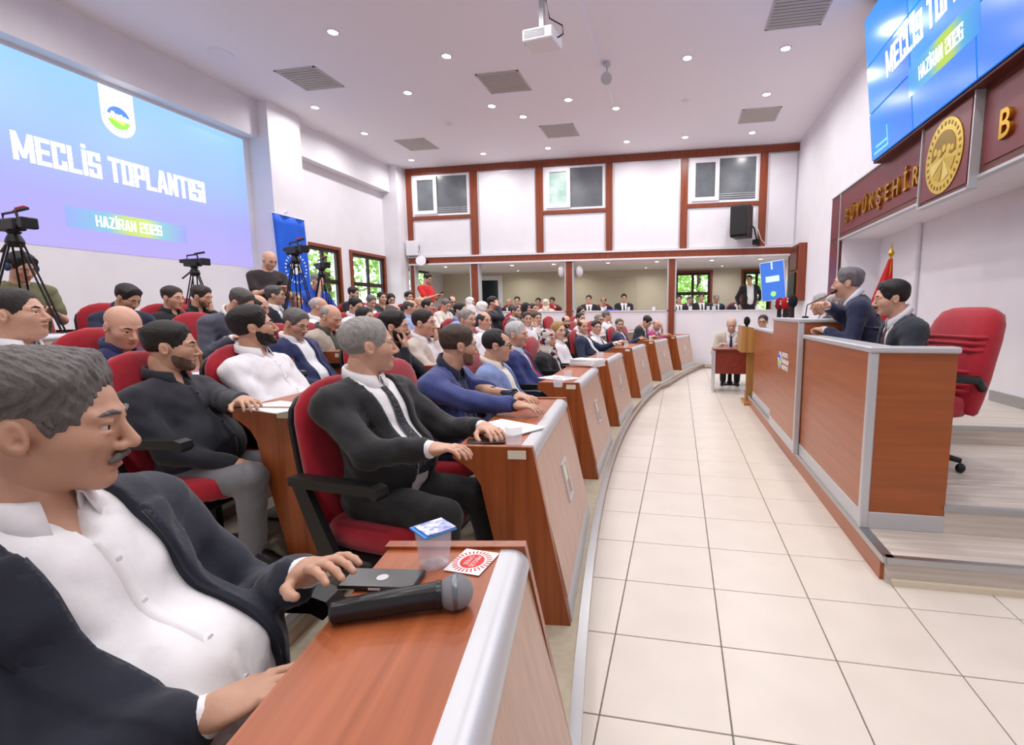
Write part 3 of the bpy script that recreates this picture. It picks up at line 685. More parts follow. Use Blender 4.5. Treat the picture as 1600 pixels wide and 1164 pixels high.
# monitor at the gallery end and the cabinet behind it
tvM = frame_px((2.14, 12.1, 1.80), (-.84, -.54, 0))
tvo = empty('wall_monitor', (0, 0, 0), 0, 'upright blue monitor with white rim on a bracket by the gallery', 'monitor')
tvo.matrix_world = frame_px((2.10, 12.0, 1.66), (-.45, -.89, 0)) @ Matrix.Rotation(rad(6), 4, 'Z')
MB().box((-.27, 0, -.05), (.27, .88, -.005), bev=.008).build('casing', PVC, tvo)
MB().box((-.255, .015, -.006), (.255, .865, .0)).build('picture', screen_mat('monitor_blue', [(0, '2b2bb8'), (.25, '2450d8'), (1, '3a7ae6')], .9, 'Z', .12), tvo)
MB().box((-.15, .42, 0), (.15, .55, .002)).build('title_block', mat('monitor_title', 'aac4f4', .4, emit='aac8f8', estr=.9), tvo)
MB().box((-.018, .70, 0), (.018, .86, .002)).build('logo_strip', mat('monitor_title', 'aac4f4'), tvo)
MB().poly([(.06*math.cos(a), .15+.06*math.sin(a)) for a in np.linspace(0, 2*PI, 16, endpoint=False)], 0, .002).build('green_disc', mat('monitor_green', '8ad060', .4, emit='8ad060', estr=.8), tvo)
MB().box((-.05, .4, -.3), (.05, .5, -.05)).build('bracket', DARKM, tvo)
cab = empty('wall_cabinet', (2.6, 12.25, 1.65), 0, 'dark brown wall cabinet with electronics behind the upright monitor', 'cabinet')
MB().box((-.06, -.45, 0), (.11, .45, 1.25), bev=.005).build('body', MAHOG, cab)
MB().box((-.09, -.38, .68), (-.06, .3, 1.2)).build('door', BROWNF, cab); MB().box((-.1, -.3, .08), (-.06, .28, .62)).build('electronics', BLACKP, cab)
# loudspeakers
sp = empty('wall_speaker', (1.42, YB-.32, 3.02), rad(-22), 'black loudspeaker hung on the far timber wall', 'loudspeaker')
MB().prism([(-.23, .15), (.2, .15), (.25, .25), (.25, .8), (.2, .88), (-.23, .88)], -.2, .2, TR(0, 0, 0, rz=rad(-90), ry=rad(0))).build('body', BLACKP, sp)
MB().box((-.19, -.262, .2), (.19, -.25, .84)).build('grille', mat('speaker_grille', '232326', .7, bump=.5, bscale=500), sp)
MB().tube([(.1, .2, .5), (.22, .3, .4), (.3, .34, .05)], .02).box((.2, .25, 0), (.36, .36, .12)).build('bracket', DARKM, sp)
MB().tube([(.15, .22, .7), (.3, .28, .4), (.4, .3, .1), (.5, .3, 0)], .008).build('cable', PVC, sp)
for x, lab in ((-3.1, 'white round loudspeaker on the near side of the gallery post'), (-2.62, 'white round loudspeaker on the far side of the gallery post')):
    e = empty('round_speaker', (x, YB+.12, 2.5), 0, lab, 'loudspeaker', 'round gallery loudspeakers')
    sg = 1 if x < -2.8 else -1
    MB().sphere((0, 0, 0), .15, 18, (.62, .75, 1)).build('body', PVC, e, smooth=True); MB().box((0 if sg > 0 else -.1, -.02, -.02), (.1 if sg > 0 else 0, .02, .02)).build('bracket', DARKM, e)
acx = empty('junction_box', (-7.28, YB-.14, 2.98), 0, 'white box mounted on the corner post of the far wall', 'box')
MB().box((-.16, -.08, .02), (.16, .1, .42), bev=.012).build('body', PVC, acx); MB().tube([(.17, 0, .1), (.22, -.02, .2), (.2, 0, .3)], .01).build('cable', DARKM, acx)
fn = empty('round_horn', (-7.0, YB-.2, 2.84), 0, 'white round disc loudspeaker below the box on the corner post', 'loudspeaker')
MB().lathe([(.06, 0), (.13, .03), (.14, .05), (.13, .06), (.0, .065)], 20, Matrix.Rotation(rad(80), 4, 'X') @ Matrix.Rotation(.3, 4, 'Y')).build('disc', PVC, fn, smooth='auto'); MB().box((.02, .0, -.03), (.14, .15, .03)).build('bracket', DARKM, fn)
# projector hung from the ceiling
pj = empty('projector', (-1.74, 6.45, 4.72), rad(-8), 'white ceiling projector on a pole mount', 'projector')
MB().box((-.2, -.17, 0), (.2, .17, .14), bev=.012).build('body', PVC, pj)
g = MB()
for k in range(6): g.box((-.17, -.175, .03+.015*k), (.1, -.169, .036+.015*k))
g.build('vent_grille', mat('grille_grey', '9a9aa0', .5), pj)
MB().lathe([(.05, 0), (.05, .03)], 16, TR(-.215, -.05, .07, ry=PI/2)).build('lens', BLACKP, pj); MB().box((-.03, -.03, .14), (.03, .03, .63)).box((-.08, -.08, .60), (.08, .08, .63)).build('mount_pole', SILVER, pj)
MB().tube([(.2, 0, .06), (.27, .02, .1), (.26, .02, .2), (.1, .0, .3), (.04, .02, .55), (.2, .05, .6)], .009).build('cable', BLACKP, pj)
sl = empty('ceiling_spotlight', (-1.2, 8.35, H), 0, 'small chrome adjustable spotlight under the ceiling', 'spotlight')
MB().lathe([(.05, -.06), (.06, -.05), (.06, 0)], 16).tube([(0, 0, -.05), (0, 0, -.2)], .015).build('stem', SILVER, sl)
MB().lathe([(.03, -.05), (.085, .03), (.09, .05), (.05, .052)], 18, TR(0, -.02, -.25, rx=rad(115))).build('lamp_head', SILVER, sl, smooth='auto')
for x, y, lab in ((-4.82, 10.2, 'white smoke detector on the ceiling over the seating'), (.05, 10.08, 'white smoke detector on the ceiling over the aisle')):
    o = MB().lathe([(.03, -.045), (.06, -.04), (.08, -.02), (.08, 0)], 20).build('smoke_detector', PVC, smooth='auto'); o.location = (x, y, H); tag(o, lab, 'smoke detector', 'smoke detectors on the ceiling')
o = MB().lathe([(.15, -.006), (.17, -.01), (.18, 0)], 28).build('ceiling_speaker', PVC, smooth='auto'); o.location = (-6.85, 6.8, H-.04); tag(o, 'flush round ceiling speaker near the projected picture', 'loudspeaker')
# banner
bn = empty('hanging_banner', (-7.485, 8.62, 0), 0, 'blue hanging banner with a white emblem beside the window', 'banner')
BLUEB = mat('banner_blue', '0a5fe0', .6, noise=.1, nscale=3)
V = []; F = []; nv = 14
for j in range(nv+1):
    for i in range(9):
        yy = -.40 + .8*i/8 + .06*j/nv; V.append((.03+.02*math.sin(i*1.6+j*.2), yy, 3.28 - 2.2*j/nv)); 
for j in range(nv):
    for i in range(8): F.append((j*9+i, (j+1)*9+i, (j+1)*9+i+1, j*9+i+1))
bo = mesh_obj('cloth', V, F, BLUEB, bn, True); so = bo.modifiers.new('thick', 'SOLIDIFY'); so.thickness = .004
MB().tube([(.03, -.42, 3.29), (.03, .42, 3.29)], .014).tube([(.03, -.2, 3.3), (.03, 0, 3.38), (.03, .2, 3.3)], .004).box((-.02, -.012, 3.37), (.036, .012, 3.386)).build('rod', PVC, bn)
em = MB()
for k in range(24):
    a = 2*PI*k/24; em.box((-.012, -.02, 0), (.012, .02, .004), frame_px((.062, .06, 2.3), (1, 0, 0)) @ Matrix.Rotation(a, 4, 'Z') @ Matrix.Translation((0, .27, 0)))
for x, y, q in ((-.08, .05, .07), (.05, .09, .08), (-.02, -.03, .09), (.1, -.02, .06)): em.poly([(x+q*math.cos(a), y+q*math.sin(a)) for a in np.linspace(0, 2*PI, 12, endpoint=False)], 0, .004, frame_px((.062, .06, 2.3), (1, 0, 0)))
em.build('white_emblem', LOGOW, bn)['kind'] = 'stuff'
# flag
fl = empty('flag', (2.3, 6.2, .45), 0, 'furled red flag on a brass pole behind the speakers', 'flag')
MB().tube([(0, 0, 0), (0, 0, 1.56)], .014).lathe([(.02, 1.56), (.03, 1.59), (.008, 1.64), (.002, 1.72)], 10).lathe([(.16, 0), (.16, .03), (.03, .05)], 16).build('pole', GOLD, fl)
secs = [(TR(-.01*j, .02*j, 1.53-.13*j), .018+.022*j, .016+.019*j) for j in range(11)]
V = []; F = []; n = 28
for j, (M, a, b) in enumerate(secs):
    for k in range(n):
        t = 2*PI*k/n; q = 1 + .22*math.sin(5*t+j*.3); V.append(M @ Vector((a*q*math.cos(t), b*q*math.sin(t), 0)))
for j in range(10):
    for k in range(n): F.append((j*n+k, (j+1)*n+k, (j+1)*n+(k+1) % n, j*n+(k+1) % n))
mesh_obj('cloth', V, F, mat('flag_red', 'c41018', .7), fl, True)
# ------------------------------------------------------------------ people: smooth surfaces grown from blended shapes
def surface_nets(D, lo, h):
    S = D < 0
    n = S[:-1,:-1,:-1].astype(np.int8)
    tot = np.zeros(n.shape, np.int8)
    for dx in (0,1):
        for dy in (0,1):
            for dz in (0,1): tot += S[dx:S.shape[0]-1+dx, dy:S.shape[1]-1+dy, dz:S.shape[2]-1+dz]
    act = (tot > 0) & (tot < 8)
    I, J, K = np.nonzero(act); N = len(I)
    if N == 0: return np.zeros((0,3)), np.zeros((0,4), int)
    idx = np.full(act.shape, -1, np.int64); idx[I,J,K] = np.arange(N)
    acc = np.zeros((N,3)); cnt = np.zeros(N)
    corners = [(a,b,c) for a in (0,1) for b in (0,1) for c in (0,1)]
    dv = {c: D[I+c[0], J+c[1], K+c[2]] for c in corners}
    for c in corners:
        for ax in range(3):
            if c[ax]: continue
            e = list(c); e[ax] = 1; e = tuple(e)
            a, b = dv[c], dv[e]; m = (a < 0) != (b < 0)
            t = np.where(m, a / np.where(m, a - b, 1), 0)
            p = np.array(c, float)[None] + np.zeros((N,1)); p[:, ax] += t
            acc[m] += p[m]; cnt[m] += 1
    V = (np.stack([I,J,K], 1) + acc / cnt[:,None]) * h + lo
    F = []
    for ax in range(3):
        sl0 = [slice(None)]*3; sl1 = [slice(None)]*3; sl0[ax] = slice(0,-1); sl1[ax] = slice(1,None)
        a, b = S[tuple(sl0)], S[tuple(sl1)]
        ch = a != b
        P = np.stack(np.nonzero(ch), 1)
        o1, o2 = (ax+1) % 3, (ax+2) % 3
        ok = (P[:,o1] > 0) & (P[:,o2] > 0) & (P[:,o1] < act.shape[o1]) & (P[:,o2] < act.shape[o2])
        P = P[ok]; ins = a[tuple(P.T)]
        q = []
        for d1, d2 in ((-1,-1), (0,-1), (0,0), (-1,0)):
            Q = P.copy(); Q[:,o1] += d1; Q[:,o2] += d2; q.append(idx[tuple(Q.T)])
        q = np.stack(q, 1); q[~ins] = q[~ins][:, ::-1]
        F.append(q)
    F = np.concatenate(F); F = F[(F >= 0).all(1)]
    return V, F
def p_eval(p, X, Y, Z):
    if p[0] == 'c':
        a, b, r1, r2 = p[1], p[2], p[3], p[4]; ba = b - a; L = ba @ ba + 1e-12
        px, py, pz = X - a[0], Y - a[1], Z - a[2]
        t = np.clip((px*ba[0] + py*ba[1] + pz*ba[2]) / L, 0, 1)
        return np.sqrt((px - t*ba[0])**2 + (py - t*ba[1])**2 + (pz - t*ba[2])**2) - (r1 + (r2 - r1)*t)
    c, R, r = p[1], p[2], p[3]
    px, py, pz = X - c[0], Y - c[1], Z - c[2]
    if R is None: qx, qy, qz = px, py, pz
    else: qx = px*R[0,0] + py*R[1,0] + pz*R[2,0]; qy = px*R[0,1] + py*R[1,1] + pz*R[2,1]; qz = px*R[0,2] + py*R[1,2] + pz*R[2,2]
    k0 = np.sqrt((qx/r[0])**2 + (qy/r[1])**2 + (qz/r[2])**2); k1 = np.sqrt((qx/r[0]**2)**2 + (qy/r[1]**2)**2 + (qz/r[2]**2)**2) + 1e-9
    return k0*(k0 - 1)/k1
def p_box(p):
    if p[0] == 'c': r = max(p[3], p[4]); return np.minimum(p[1], p[2]) - r, np.maximum(p[1], p[2]) + r
    r = np.full(3, max(p[3])) if p[2] is not None else np.array(p[3]); return p[1] - r, p[1] + r
def cone(a, b, r1, r2, k=.02, op=1): return ('c', np.array(a, float), np.array(b, float), r1, r2, k, op)
def ell(c, r, k=.02, op=1, R=None): return ('e', np.array(c, float), R, tuple(r), k, op)
def comb(D, d, k, op):
    if op > 0:
        t = np.clip(.5 + .5*(D - d)/k, 0, 1); return D*(1-t) + d*t - k*t*(1-t)
    t = np.clip(.5 - .5*(D + d)/k, 0, 1); return D*(1-t) - d*t + k*t*(1-t)
def sdf_mesh(prims, h, post=None, pad=.02):
    bs = [p_box(p) for p in prims if (p[6] if p[0] == 'c' else p[5]) > 0]
    lo = np.min([b[0] for b in bs], 0) - pad - 2*h; hi = np.max([b[1] for b in bs], 0) + pad + 2*h
    n = np.ceil((hi - lo)/h).astype(int) + 1
    ax = [lo[i] + h*np.arange(n[i]) for i in range(3)]
    D = np.full(n, .3, np.float64)
    for p in prims:
        k, op = (p[5], p[6]) if p[0] == 'c' else (p[4], p[5])
        b0, b1 = p_box(p); m = k + 3*h + pad
        i0 = np.clip(np.floor((b0 - m - lo)/h).astype(int), 0, n); i1 = np.clip(np.ceil((b1 + m - lo)/h).astype(int) + 1, 0, n)
        if (i1 <= i0).any(): continue
        s = tuple(slice(a, b) for a, b in zip(i0, i1))
        X = ax[0][s[0]][:,None,None]; Y = ax[1][s[1]][None,:,None]; Z = ax[2][s[2]][None,None,:]
        D[s] = comb(D[s], p_eval(p, X, Y, Z), k, op)
    if post is not None: D = post(D, ax[0][:,None,None], ax[1][None,:,None], ax[2][None,None,:])
    return surface_nets(D, lo, h)
def eval_pts(prims, P):
    D = np.full(len(P), .3)
    for p in prims:
        k, op = (p[5], p[6]) if p[0] == 'c' else (p[4], p[5])
        D = comb(D, p_eval(p, P[:,0], P[:,1], P[:,2]), k, op)
    return D
def rotz(a): c, s = math.cos(a), math.sin(a); return np.array([[c,-s,0],[s,c,0],[0,0,1]])
def roty(a): c, s = math.cos(a), math.sin(a); return np.array([[c,0,s],[0,1,0],[-s,0,c]])
def rotx(a): c, s = math.cos(a), math.sin(a); return np.array([[1,0,0],[0,c,-s],[0,s,c]])
def p_xf(p, R, t, s=1):
    if p[0] == 'c': return ('c', R @ p[1]*s + t, R @ p[2]*s + t, p[3]*s, p[4]*s, p[5]*s, p[6])
    return ('e', R @ p[1]*s + t, R if p[2] is None else R @ p[2], tuple(v*s for v in p[3]), p[4]*s, p[5])
def grow(p, d):
    if p[0] == 'c': return p[:3] + (p[3]+d, p[4]+d) + p[5:]
    return p[:3] + (tuple(v+d for v in p[3]),) + p[4:]
HEADV = {'m': (1, 1, 1, 0), 'f': (1.09, 1.05, 1.02, .008), 's': (.96, .95, .98, -.003), 'w': (.94, .9, .9, 0)}
_cache = {}
def head_mesh(var, h):
    key = ('head', var, h)
    if key in _cache: return _cache[key]
    jw, nz, wd, fat = HEADV[var]
    P = [ell((-.018,0,.038), (.098,.078*wd,.083)), ell((.028,0,0), (.066,.066*wd,.085), .03), ell((.028,0,-.058), (.058+fat,.056*jw,.053), .03),
         ell((.070,0,-.096), (.021,.025*jw,.02), .025), ell((.052,.042*wd,-.02), (.032,.026,.028), .025), ell((.052,-.042*wd,-.02), (.032,.026,.028), .025)]
    if fat > .004: P += [ell((.02,0,-.10), (.05,.05,.03), .03)]
    for s in (1,-1):
        P += [cone((.088,s*.012,.024), (.074,s*.05,.022), .010, .008, .014), ell((.100,s*.032,.004), (.019,.018,.0115), .010, -1)]
        if h < .007: P += [ell((.0795,s*.032,.0125), (.0155,.0165,.009), .004), ell((.0795,s*.032,-.0065), (.015,.0165,.007), .004)]
    P += [cone((.090,0,.014), (.113,0,-.026), .0075*nz, .0105*nz, .012), ell((.112,0,-.032), (.012*nz,.0115*nz,.010*nz), .008)]
    for s in (1,-1): P += [ell((.100,s*.0135*nz,-.036), (.012,.009,.008), .007)]
    if h < .007:
        P += [ell((.0885,0,-.0595), (.0125,.024,.0058), .006), ell((.0868,0,-.0715), (.0125,.020,.0066), .006), ell((.102,0,-.0655), (.014,.027,.0016), .003, -1)]
        for s in (1,-1): P += [ell((.108,s*.008,-.0425), (.005,.004,.004), .003, -1)]
    else: P += [ell((.087,0,-.066), (.013,.022,.012), .01)]
    Re = roty(-.25)
    for s in (1,-1):
        P += [ell((-.010,s*.081*wd,-.006), (.019,.0095,.031), .007, 1, Re)]
        if h < .007: P += [ell((-.005,s*.0925*wd,-.003), (.0115,.009,.021), .003, -1, Re), ell((-.003,s*.089*wd,-.012), (.006,.01,.008), .003, -1, Re)]
    P += [cone((-.028,0,-.05), (-.035,0,-.115), .054*wd, .056*wd, .03)]
    V, F = sdf_mesh(P, h)
    c = V[F].mean(1)
    lip = ((c[:,1]/.022)**2 + ((c[:,2]+.0658)/.0095)**2 < 1) & (c[:,0] > .085) & (h < .007)
    r = (V, F, lip.astype(int)); _cache[key] = r; return r
def sstep(x): x = np.clip(x, 0, 1); return x*x*(3 - 2*x)
HST = {'short': (.006, .013, .002), 'fade': (.0025, .016, .004), 'quiff': (.007, .019, .010), 'thick': (.010, .022, .006), 'recede': (.006, .010, 0), 'balding': (.006, .006, 0), 'part': (.009, .020, .008), 'ring': (.006, .006, 0)}
def hair_mesh(style, beard, h):
    key = ('hair', style, beard, h)
    if key in _cache: return _cache[key]
    out = []
    def strand(X, Y, Z, amp): return amp*(np.sin(X*160 + Y*420 + 3*np.sin(Z*60)) + .6*np.sin(Y*700 + X*90 + Z*120))
    if style in HST:
        sd, tp, fq = HST[style]; sd = max(sd, .35*h); tp = max(tp, .5*h)
        P = [ell((-.018,0,.038), (.098,.078,.083)), ell((.028,0,0), (.066,.066,.085), .03)]
        def post(D, X, Y, Z):
            b = p_eval(ell((.120,0,-.015), (.072,.090,.104 if style not in ('recede',) else .118)), X, Y, Z)
            b = np.minimum(b, (Z - (-.030 + .55*X))*.87)
            for s in (1,-1):
                b = np.minimum(b, p_eval(ell((.0, s*.086, -.012), (.026,.03,.034)), X, Y, Z))
                if style == 'recede': b = np.minimum(b, p_eval(ell((.080,s*.045,.085), (.05,.026,.05)), X, Y, Z))
            if style == 'balding': b = np.minimum(b, p_eval(ell((.035,0,.125), (.115,.058,.075)), X, Y, Z))
            if style == 'ring': b = np.minimum(np.minimum(b, p_eval(ell((.02,0,.135), (.15,.066,.105)), X, Y, Z)), .012 - X)
            if h < .011: b = b + .0028*(np.sin(X*310 + Z*190) + np.sin(Y*330 + Z*240))
            t = sd + (tp - sd)*sstep((Z - .03)/.06) + fq*sstep((X - .01)/.06)*sstep((Z - .055)/.035)
            if style == 'part': t = t + .006*np.sin((Y - .03)*40 + X*18)*sstep((Z - .04)/.05)
            t = t*np.clip(b/(.016 + t + (.026 if style != 'quiff' else .014)*sstep((X - .03)/.05)), 0, 1)**.9
            d = D - t
            if h < .011: d = d + strand(X, Y, Z, .0011 if style != 'part' else .0018)
            return np.maximum(d, -b)
        out.append(sdf_mesh(P, h, post, pad=.045))
    if style == 'long':
        P = [ell((-.02,0,.042), (.106,.088,.090)), ell((-.045,0,-.06), (.075,.092,.13), .04)]
        def post(D, X, Y, Z):
            d = np.maximum(D, -p_eval(ell((.10,0,-.03), (.075,.066,.110)), X, Y, Z)); return d + (strand(X, Y, Z*.1, .002) if h < .012 else 0)
        out.append(sdf_mesh(P, h, post))
    br = max(.0046, .5*h)
    P = []
    for s in (1,-1): P += [cone((.0975,s*.013,.0250), (.0935,s*.032,.0295), br, br, .004), cone((.0935,s*.032,.0295), (.080,s*.052,.0235), br, br*.7, .004)]
    out.append(sdf_mesh(P, min(h, .006)))
    outb = []
    if beard in ('full', 'stache', 'stubble', 'goatee'):
        P = []
        if beard in ('stache', 'full', 'goatee'):
            m = max(.0065 if beard == 'stache' else .005, .55*h)
            for s in (1,-1): P += [cone((.103,s*.003,-.0495), (.099,s*.014,-.053), m, m, .006), cone((.099,s*.014,-.053), (.090,s*.029,-.062), m, m*.6, .006)]
        if beard == 'goatee': P += [ell((.080,0,-.100), (.015,.018,.016), .01)]
        if P: outb.append(sdf_mesh(P, min(h, .007)))
        if beard in ('full', 'stubble'):
            P = [ell((.028,0,0), (.066,.066,.085)), ell((.028,0,-.058), (.058,.056,.053), .03), ell((.070,0,-.096), (.021,.025,.02), .025), ell((.052,.042,-.02), (.032,.026,.028), .025), ell((.052,-.042,-.02), (.032,.026,.028), .025)]
            g = max(.010, .6*h) if beard == 'full' else max(.0022, .36*h)
            def post(D, X, Y, Z):
                b = np.minimum((-.010 - .52*X - Z)*.88, X + .012); b = np.minimum(b, p_eval(ell((.10,0,-.066), (.024,.024,.0105)), X, Y, Z)); b = np.minimum(b, Z + .128)
                if h < .011: b = b + .0026*(np.sin(X*330 + Z*260) + np.sin(Y*300 - Z*350))
                return np.maximum(D - g*np.clip(b/.032, 0, 1), -b)
            outb.append(sdf_mesh(P, min(h, .009), post, pad=.03))
    def joinm(o_):
        V = []; F = []; n = 0
        for v, f in o_:
            if len(v): V.append(v); F.append(f + n); n += len(v)
        return (np.concatenate(V), np.concatenate(F)) if V else None
    r = (joinm(out), joinm(outb)); _cache[key] = r; return r
def scarf_mesh(h):
    key = ('scarf', h)
    if key in _cache: return _cache[key]
    P = [ell((-.012,0,.030), (.112,.094,.100)), cone((-.01,0,-.05), (-.005,0,-.17), .088, .105, .05), cone((.02,0,-.15), (.06,0,-.24), .085, .07, .05), cone((-.03,.0,-.16), (-.04,0,-.22), .10, .13, .04)]
    def post(D, X, Y, Z):
        D = D + .003*np.sin(Z*70 + 60*np.abs(Y) + X*30)
        return np.maximum(D, -p_eval(ell((.115,0,-.012), (.060,.060,.084)), X, Y, Z))
    _cache[key] = sdf_mesh(P, h, post); return _cache[key]
def hand_mesh(curl, h):
    key = ('hand', curl, h)
    if key in _cache: return _cache[key]
    P = [cone((-.05,0,0), (.02,0,0), .026, .027, .02), ell((.05,0,0), (.050,.041,.0155), .02), ell((.03,.025,-.006), (.03,.02,.016), .015)]
    fr = max(.0085, .75*h)
    for y, L, dy in ((.030,.078,.10), (.010,.086,.02), (-.011,.080,-.05), (-.030,.062,-.14)):
        p = np.array([.086, y, .002]); a = .12 + curl*.35
        for q, sl in enumerate((.45, .31, .24)):
            d = np.array([math.cos(a), math.sin(dy)*.8, -math.sin(a)]); e = p + d*L*sl
            P.append(cone(p, e, fr*(1-.08*q), fr*(.94-.08*q), .005)); p = e; a += curl*.75
    p = np.array([.022,.030,-.004]); 
    for d, L, r in (((.62,.62,-.25), .042, .0125), ((.85,.30,-.35), .032, .0108), ((.95,.05,-.35), .024, .0095)):
        d = np.array(d)/np.linalg.norm(d); e = p + d*L; P.append(cone(p, e, max(r, .75*h), max(r*.9, .75*h), .006)); p = e
    _cache[key] = sdf_mesh(P, h); return _cache[key]
def skin_mat(c): return mat('skin_' + c, c, .46, noise=.09, nscale=22, bump=.05, bscale=260, col2=None)
def cloth_mat(c, kind='cloth'):
    if kind == 'check':
        n = 'check_' + c
        if n in MATS: return MATS[n]
        m = mat(n, c, .75, sheen=.2); nt = m.node_tree; b = nt.nodes['Principled BSDF']; L = nt.links.new
        tc = nt.nodes.new('ShaderNodeTexCoord'); mp = nt.nodes.new('ShaderNodeMapping'); mp.inputs['Rotation'].default_value = (.1, .2, .3); L(tc.outputs['Object'], mp.inputs[0])
        fs = []
        for d in ('X', 'Z'):
            wv = nt.nodes.new('ShaderNodeTexWave'); wv.bands_direction = d; wv.inputs['Scale'].default_value = 22; L(mp.outputs[0], wv.inputs[0]); fs.append(wv)
        mx = nt.nodes.new('ShaderNodeMath'); mx.operation = 'MAXIMUM'; 
        for i, wv in enumerate(fs):
            g = nt.nodes.new('ShaderNodeMath'); g.operation = 'GREATER_THAN'; g.inputs[1].default_value = .93; L(wv.outputs['Fac'], g.inputs[0]); L(g.outputs[0], mx.inputs[i])
        mi = nt.nodes.new('ShaderNodeMix'); mi.data_type = 'RGBA'; c0 = lin(c); mi.inputs['A'].default_value = c0 + (1,); mi.inputs['B'].default_value = tuple(min(1, v*2.2 + .02) for v in c0) + (1,)
        sc_ = nt.nodes.new('ShaderNodeMath'); sc_.operation = 'MULTIPLY'; sc_.inputs[1].default_value = .6; L(mx.outputs[0], sc_.inputs[0]); L(sc_.outputs[0], mi.inputs['Factor']); L(mi.outputs['Result'], b.inputs['Base Color'])
        return m
    return mat('cloth_' + c, c, .8, noise=.08, nscale=14, bump=.38, bscale=17, sheen=.15)
def hair_mat(c): return mat('hair_' + c, c, .55, noise=.35, nscale=30, bump=.5, bscale=90, stretch=(1, 3, 1))
EYEW = mat('eye_white', 'd8d2cc', .25); EYED = mat('eye_dark', '20140e', .2); LIPM = mat('lips', 'b07766', .5); EYEB = mat('dark_lens_frame', '15151a', .3)
def px_world(u, v, d): return np.array([0, 0, CAMZ]) + _R.T @ np.array([(u-PPX)/FPX, (v-PPY)/FPX, 1]) * d
PEOPLE = []
SKIN_TAN, SKIN_ROSE, SKIN_FAIR = 'c99c82', 'd6a78f', 'e0b8a2'
def person(label, u, v, d, floor=None, az=None, haz=None, hp=0, hr=0, lean=-8, top='suit', jk='23283a', sh='f0f0f2', tie=None, tr='22252e', skin='d2a48b', hair='short', hc='2a2320', beard=None, var='m',
           al='lap', ar='lap', sc=1.0, fat=.3, stand=False, vw=(.035, .085), zb=.16, chair=True, glasses=False, legs=True, watch=False, scarf=None, group=None, curl=.5, wl=None, wr=None, phone=None, twist=0, side=0, tuck=0):
    Hw = px_world(u, v, d)
    if az is None: az = arc_az(Hw[0], Hw[1])
    if haz is None: haz = math.atan2(4.3 - Hw[1], 1.3 - Hw[0])
    # ------------- levels of detail
    if d < 1.3: hh, bh, nh = .0036, .009, .0045
    elif d < 3.3: hh, bh, nh = .005, .012, .0055
    elif d < 6: hh, bh, nh = .0058, .016, .008
    elif d < 9.5: hh, bh, nh = .0105, .022, .011
    else: hh, bh, nh = .014, .027, .014
    s = sc
    Rt = rotx(rad(side)) @ roty(rad(lean)) @ rotz(rad(twist)); rel = haz - az
    Rh = rotz(rel) @ roty(rad(hp)) @ rotx(rad(hr))
    N = Rt @ np.array([-.01, 0, .50])*s; piv = N + Rt @ np.array([.012, 0, .075])*s; hc_l = piv + Rh @ np.array([.028, 0, .100])*s
    root = Hw - rotz(az) @ hc_l
    if floor is None: floor = root[2] - .52*s
    fz = floor - root[2]          # local height of the floor
    I3 = np.eye(3)
    b = fat
    TS_ = [ell((0,0,.03), (.125+.02*b,.165+.02*b,.12)), ell((.025+.05*b,0,.16), (.115+.055*b,.150+.03*b,.15), .06), ell((.012,0,.335), (.112+.012*b,.160+.008*b,.165), .06),
           cone((-.012,-.145,.425), (-.012,.145,.425), .064, .064, .06), cone((-.022,0,.485), (-.014,.175,.445), .050, .054, .05), cone((-.022,0,.485), (-.014,-.175,.445), .050, .054, .05)]
    torso = [p_xf(p, Rt, 0, s) for p in TS_]
    arms = {}
    def loc(wp): return rotz(-az) @ (np.array(wp) - root)
    for sd, sgn, spec, wt in (('l', 1, al, wl), ('r', -1, ar, wr)):
        S0 = Rt @ np.array([-.012, sgn*.203, .432])*s
        deskz = fz + .80*1
        up = None; hd = None
        if wt is not None: W = loc(wt); hd = None
        elif spec == 'desk': W = np.array([.40, sgn*.17, max(deskz, .2)]); hd = np.array([.8, -sgn*.6, -.05])
        elif spec == 'lap': W = np.array([.30, sgn*.11, .12]); hd = np.array([.9, -sgn*.45, -.15])
        elif spec == 'rest': W = np.array([.25, sgn*.29, .19]); hd = np.array([1, -sgn*.1, -.2])
        elif spec == 'face': W = hc_l + Rh @ np.array([.10, sgn*.055, -.16])*s; hd = Rh @ np.array([-.1, -sgn*.2, 1]); up = Rh @ np.array([1, 0, .1])
        elif spec == 'brow': W = hc_l + Rh @ np.array([.13, sgn*.07, -.06])*s; hd = Rh @ np.array([-.3, -sgn*.35, .9]); up = Rh @ np.array([1, sgn*.3, .1])
        elif spec == 'hold': W = np.array([.33, sgn*.07, .26]); hd = np.array([.8, -sgn*.35, .35])
        elif spec == 'side': W = np.array([.04, sgn*.27, -.05]); hd = np.array([.1, 0, -1])
        elif spec == 'hip': W = np.array([.02, sgn*.23, .07]); hd = np.array([.4, -sgn*.5, -.6])
        elif spec == 'up': W = hc_l + Rh @ np.array([.12, sgn*.10, -.13])*s; hd = Rh @ np.array([.2, -sgn*.3, .9]); up = Rh @ np.array([.9, sgn*.6, 0])
        else: W = np.array(spec[:3]); hd = np.array(spec[3:6]) if len(spec) > 3 else None
        a_, b_ = .285*s, .26*s; v = W - S0; L = np.linalg.norm(v)
        if L > (a_ + b_)*.995: W = S0 + v/L*(a_+b_)*.995; v = W - S0; L = np.linalg.norm(v)
        n = v/L; x = (a_*a_ - b_*b_ + L*L)/(2*L); hgt = math.sqrt(max(a_*a_ - x*x, 1e-6))
        pole = np.array([-.35, sgn*.55, -1.0]); pole -= n*(pole @ n); pole /= np.linalg.norm(pole)
        E = S0 + n*x + pole*hgt; fd = (W - E)/np.linalg.norm(W - E)
        hd = fd if hd is None else hd/np.linalg.norm(hd); hd = hd*.75 + fd*.35; hd /= np.linalg.norm(hd)
        if up is None: up = np.array([0, 0, 1.]) if abs(hd[2]) < .8 else np.array([.3, sgn, 0])
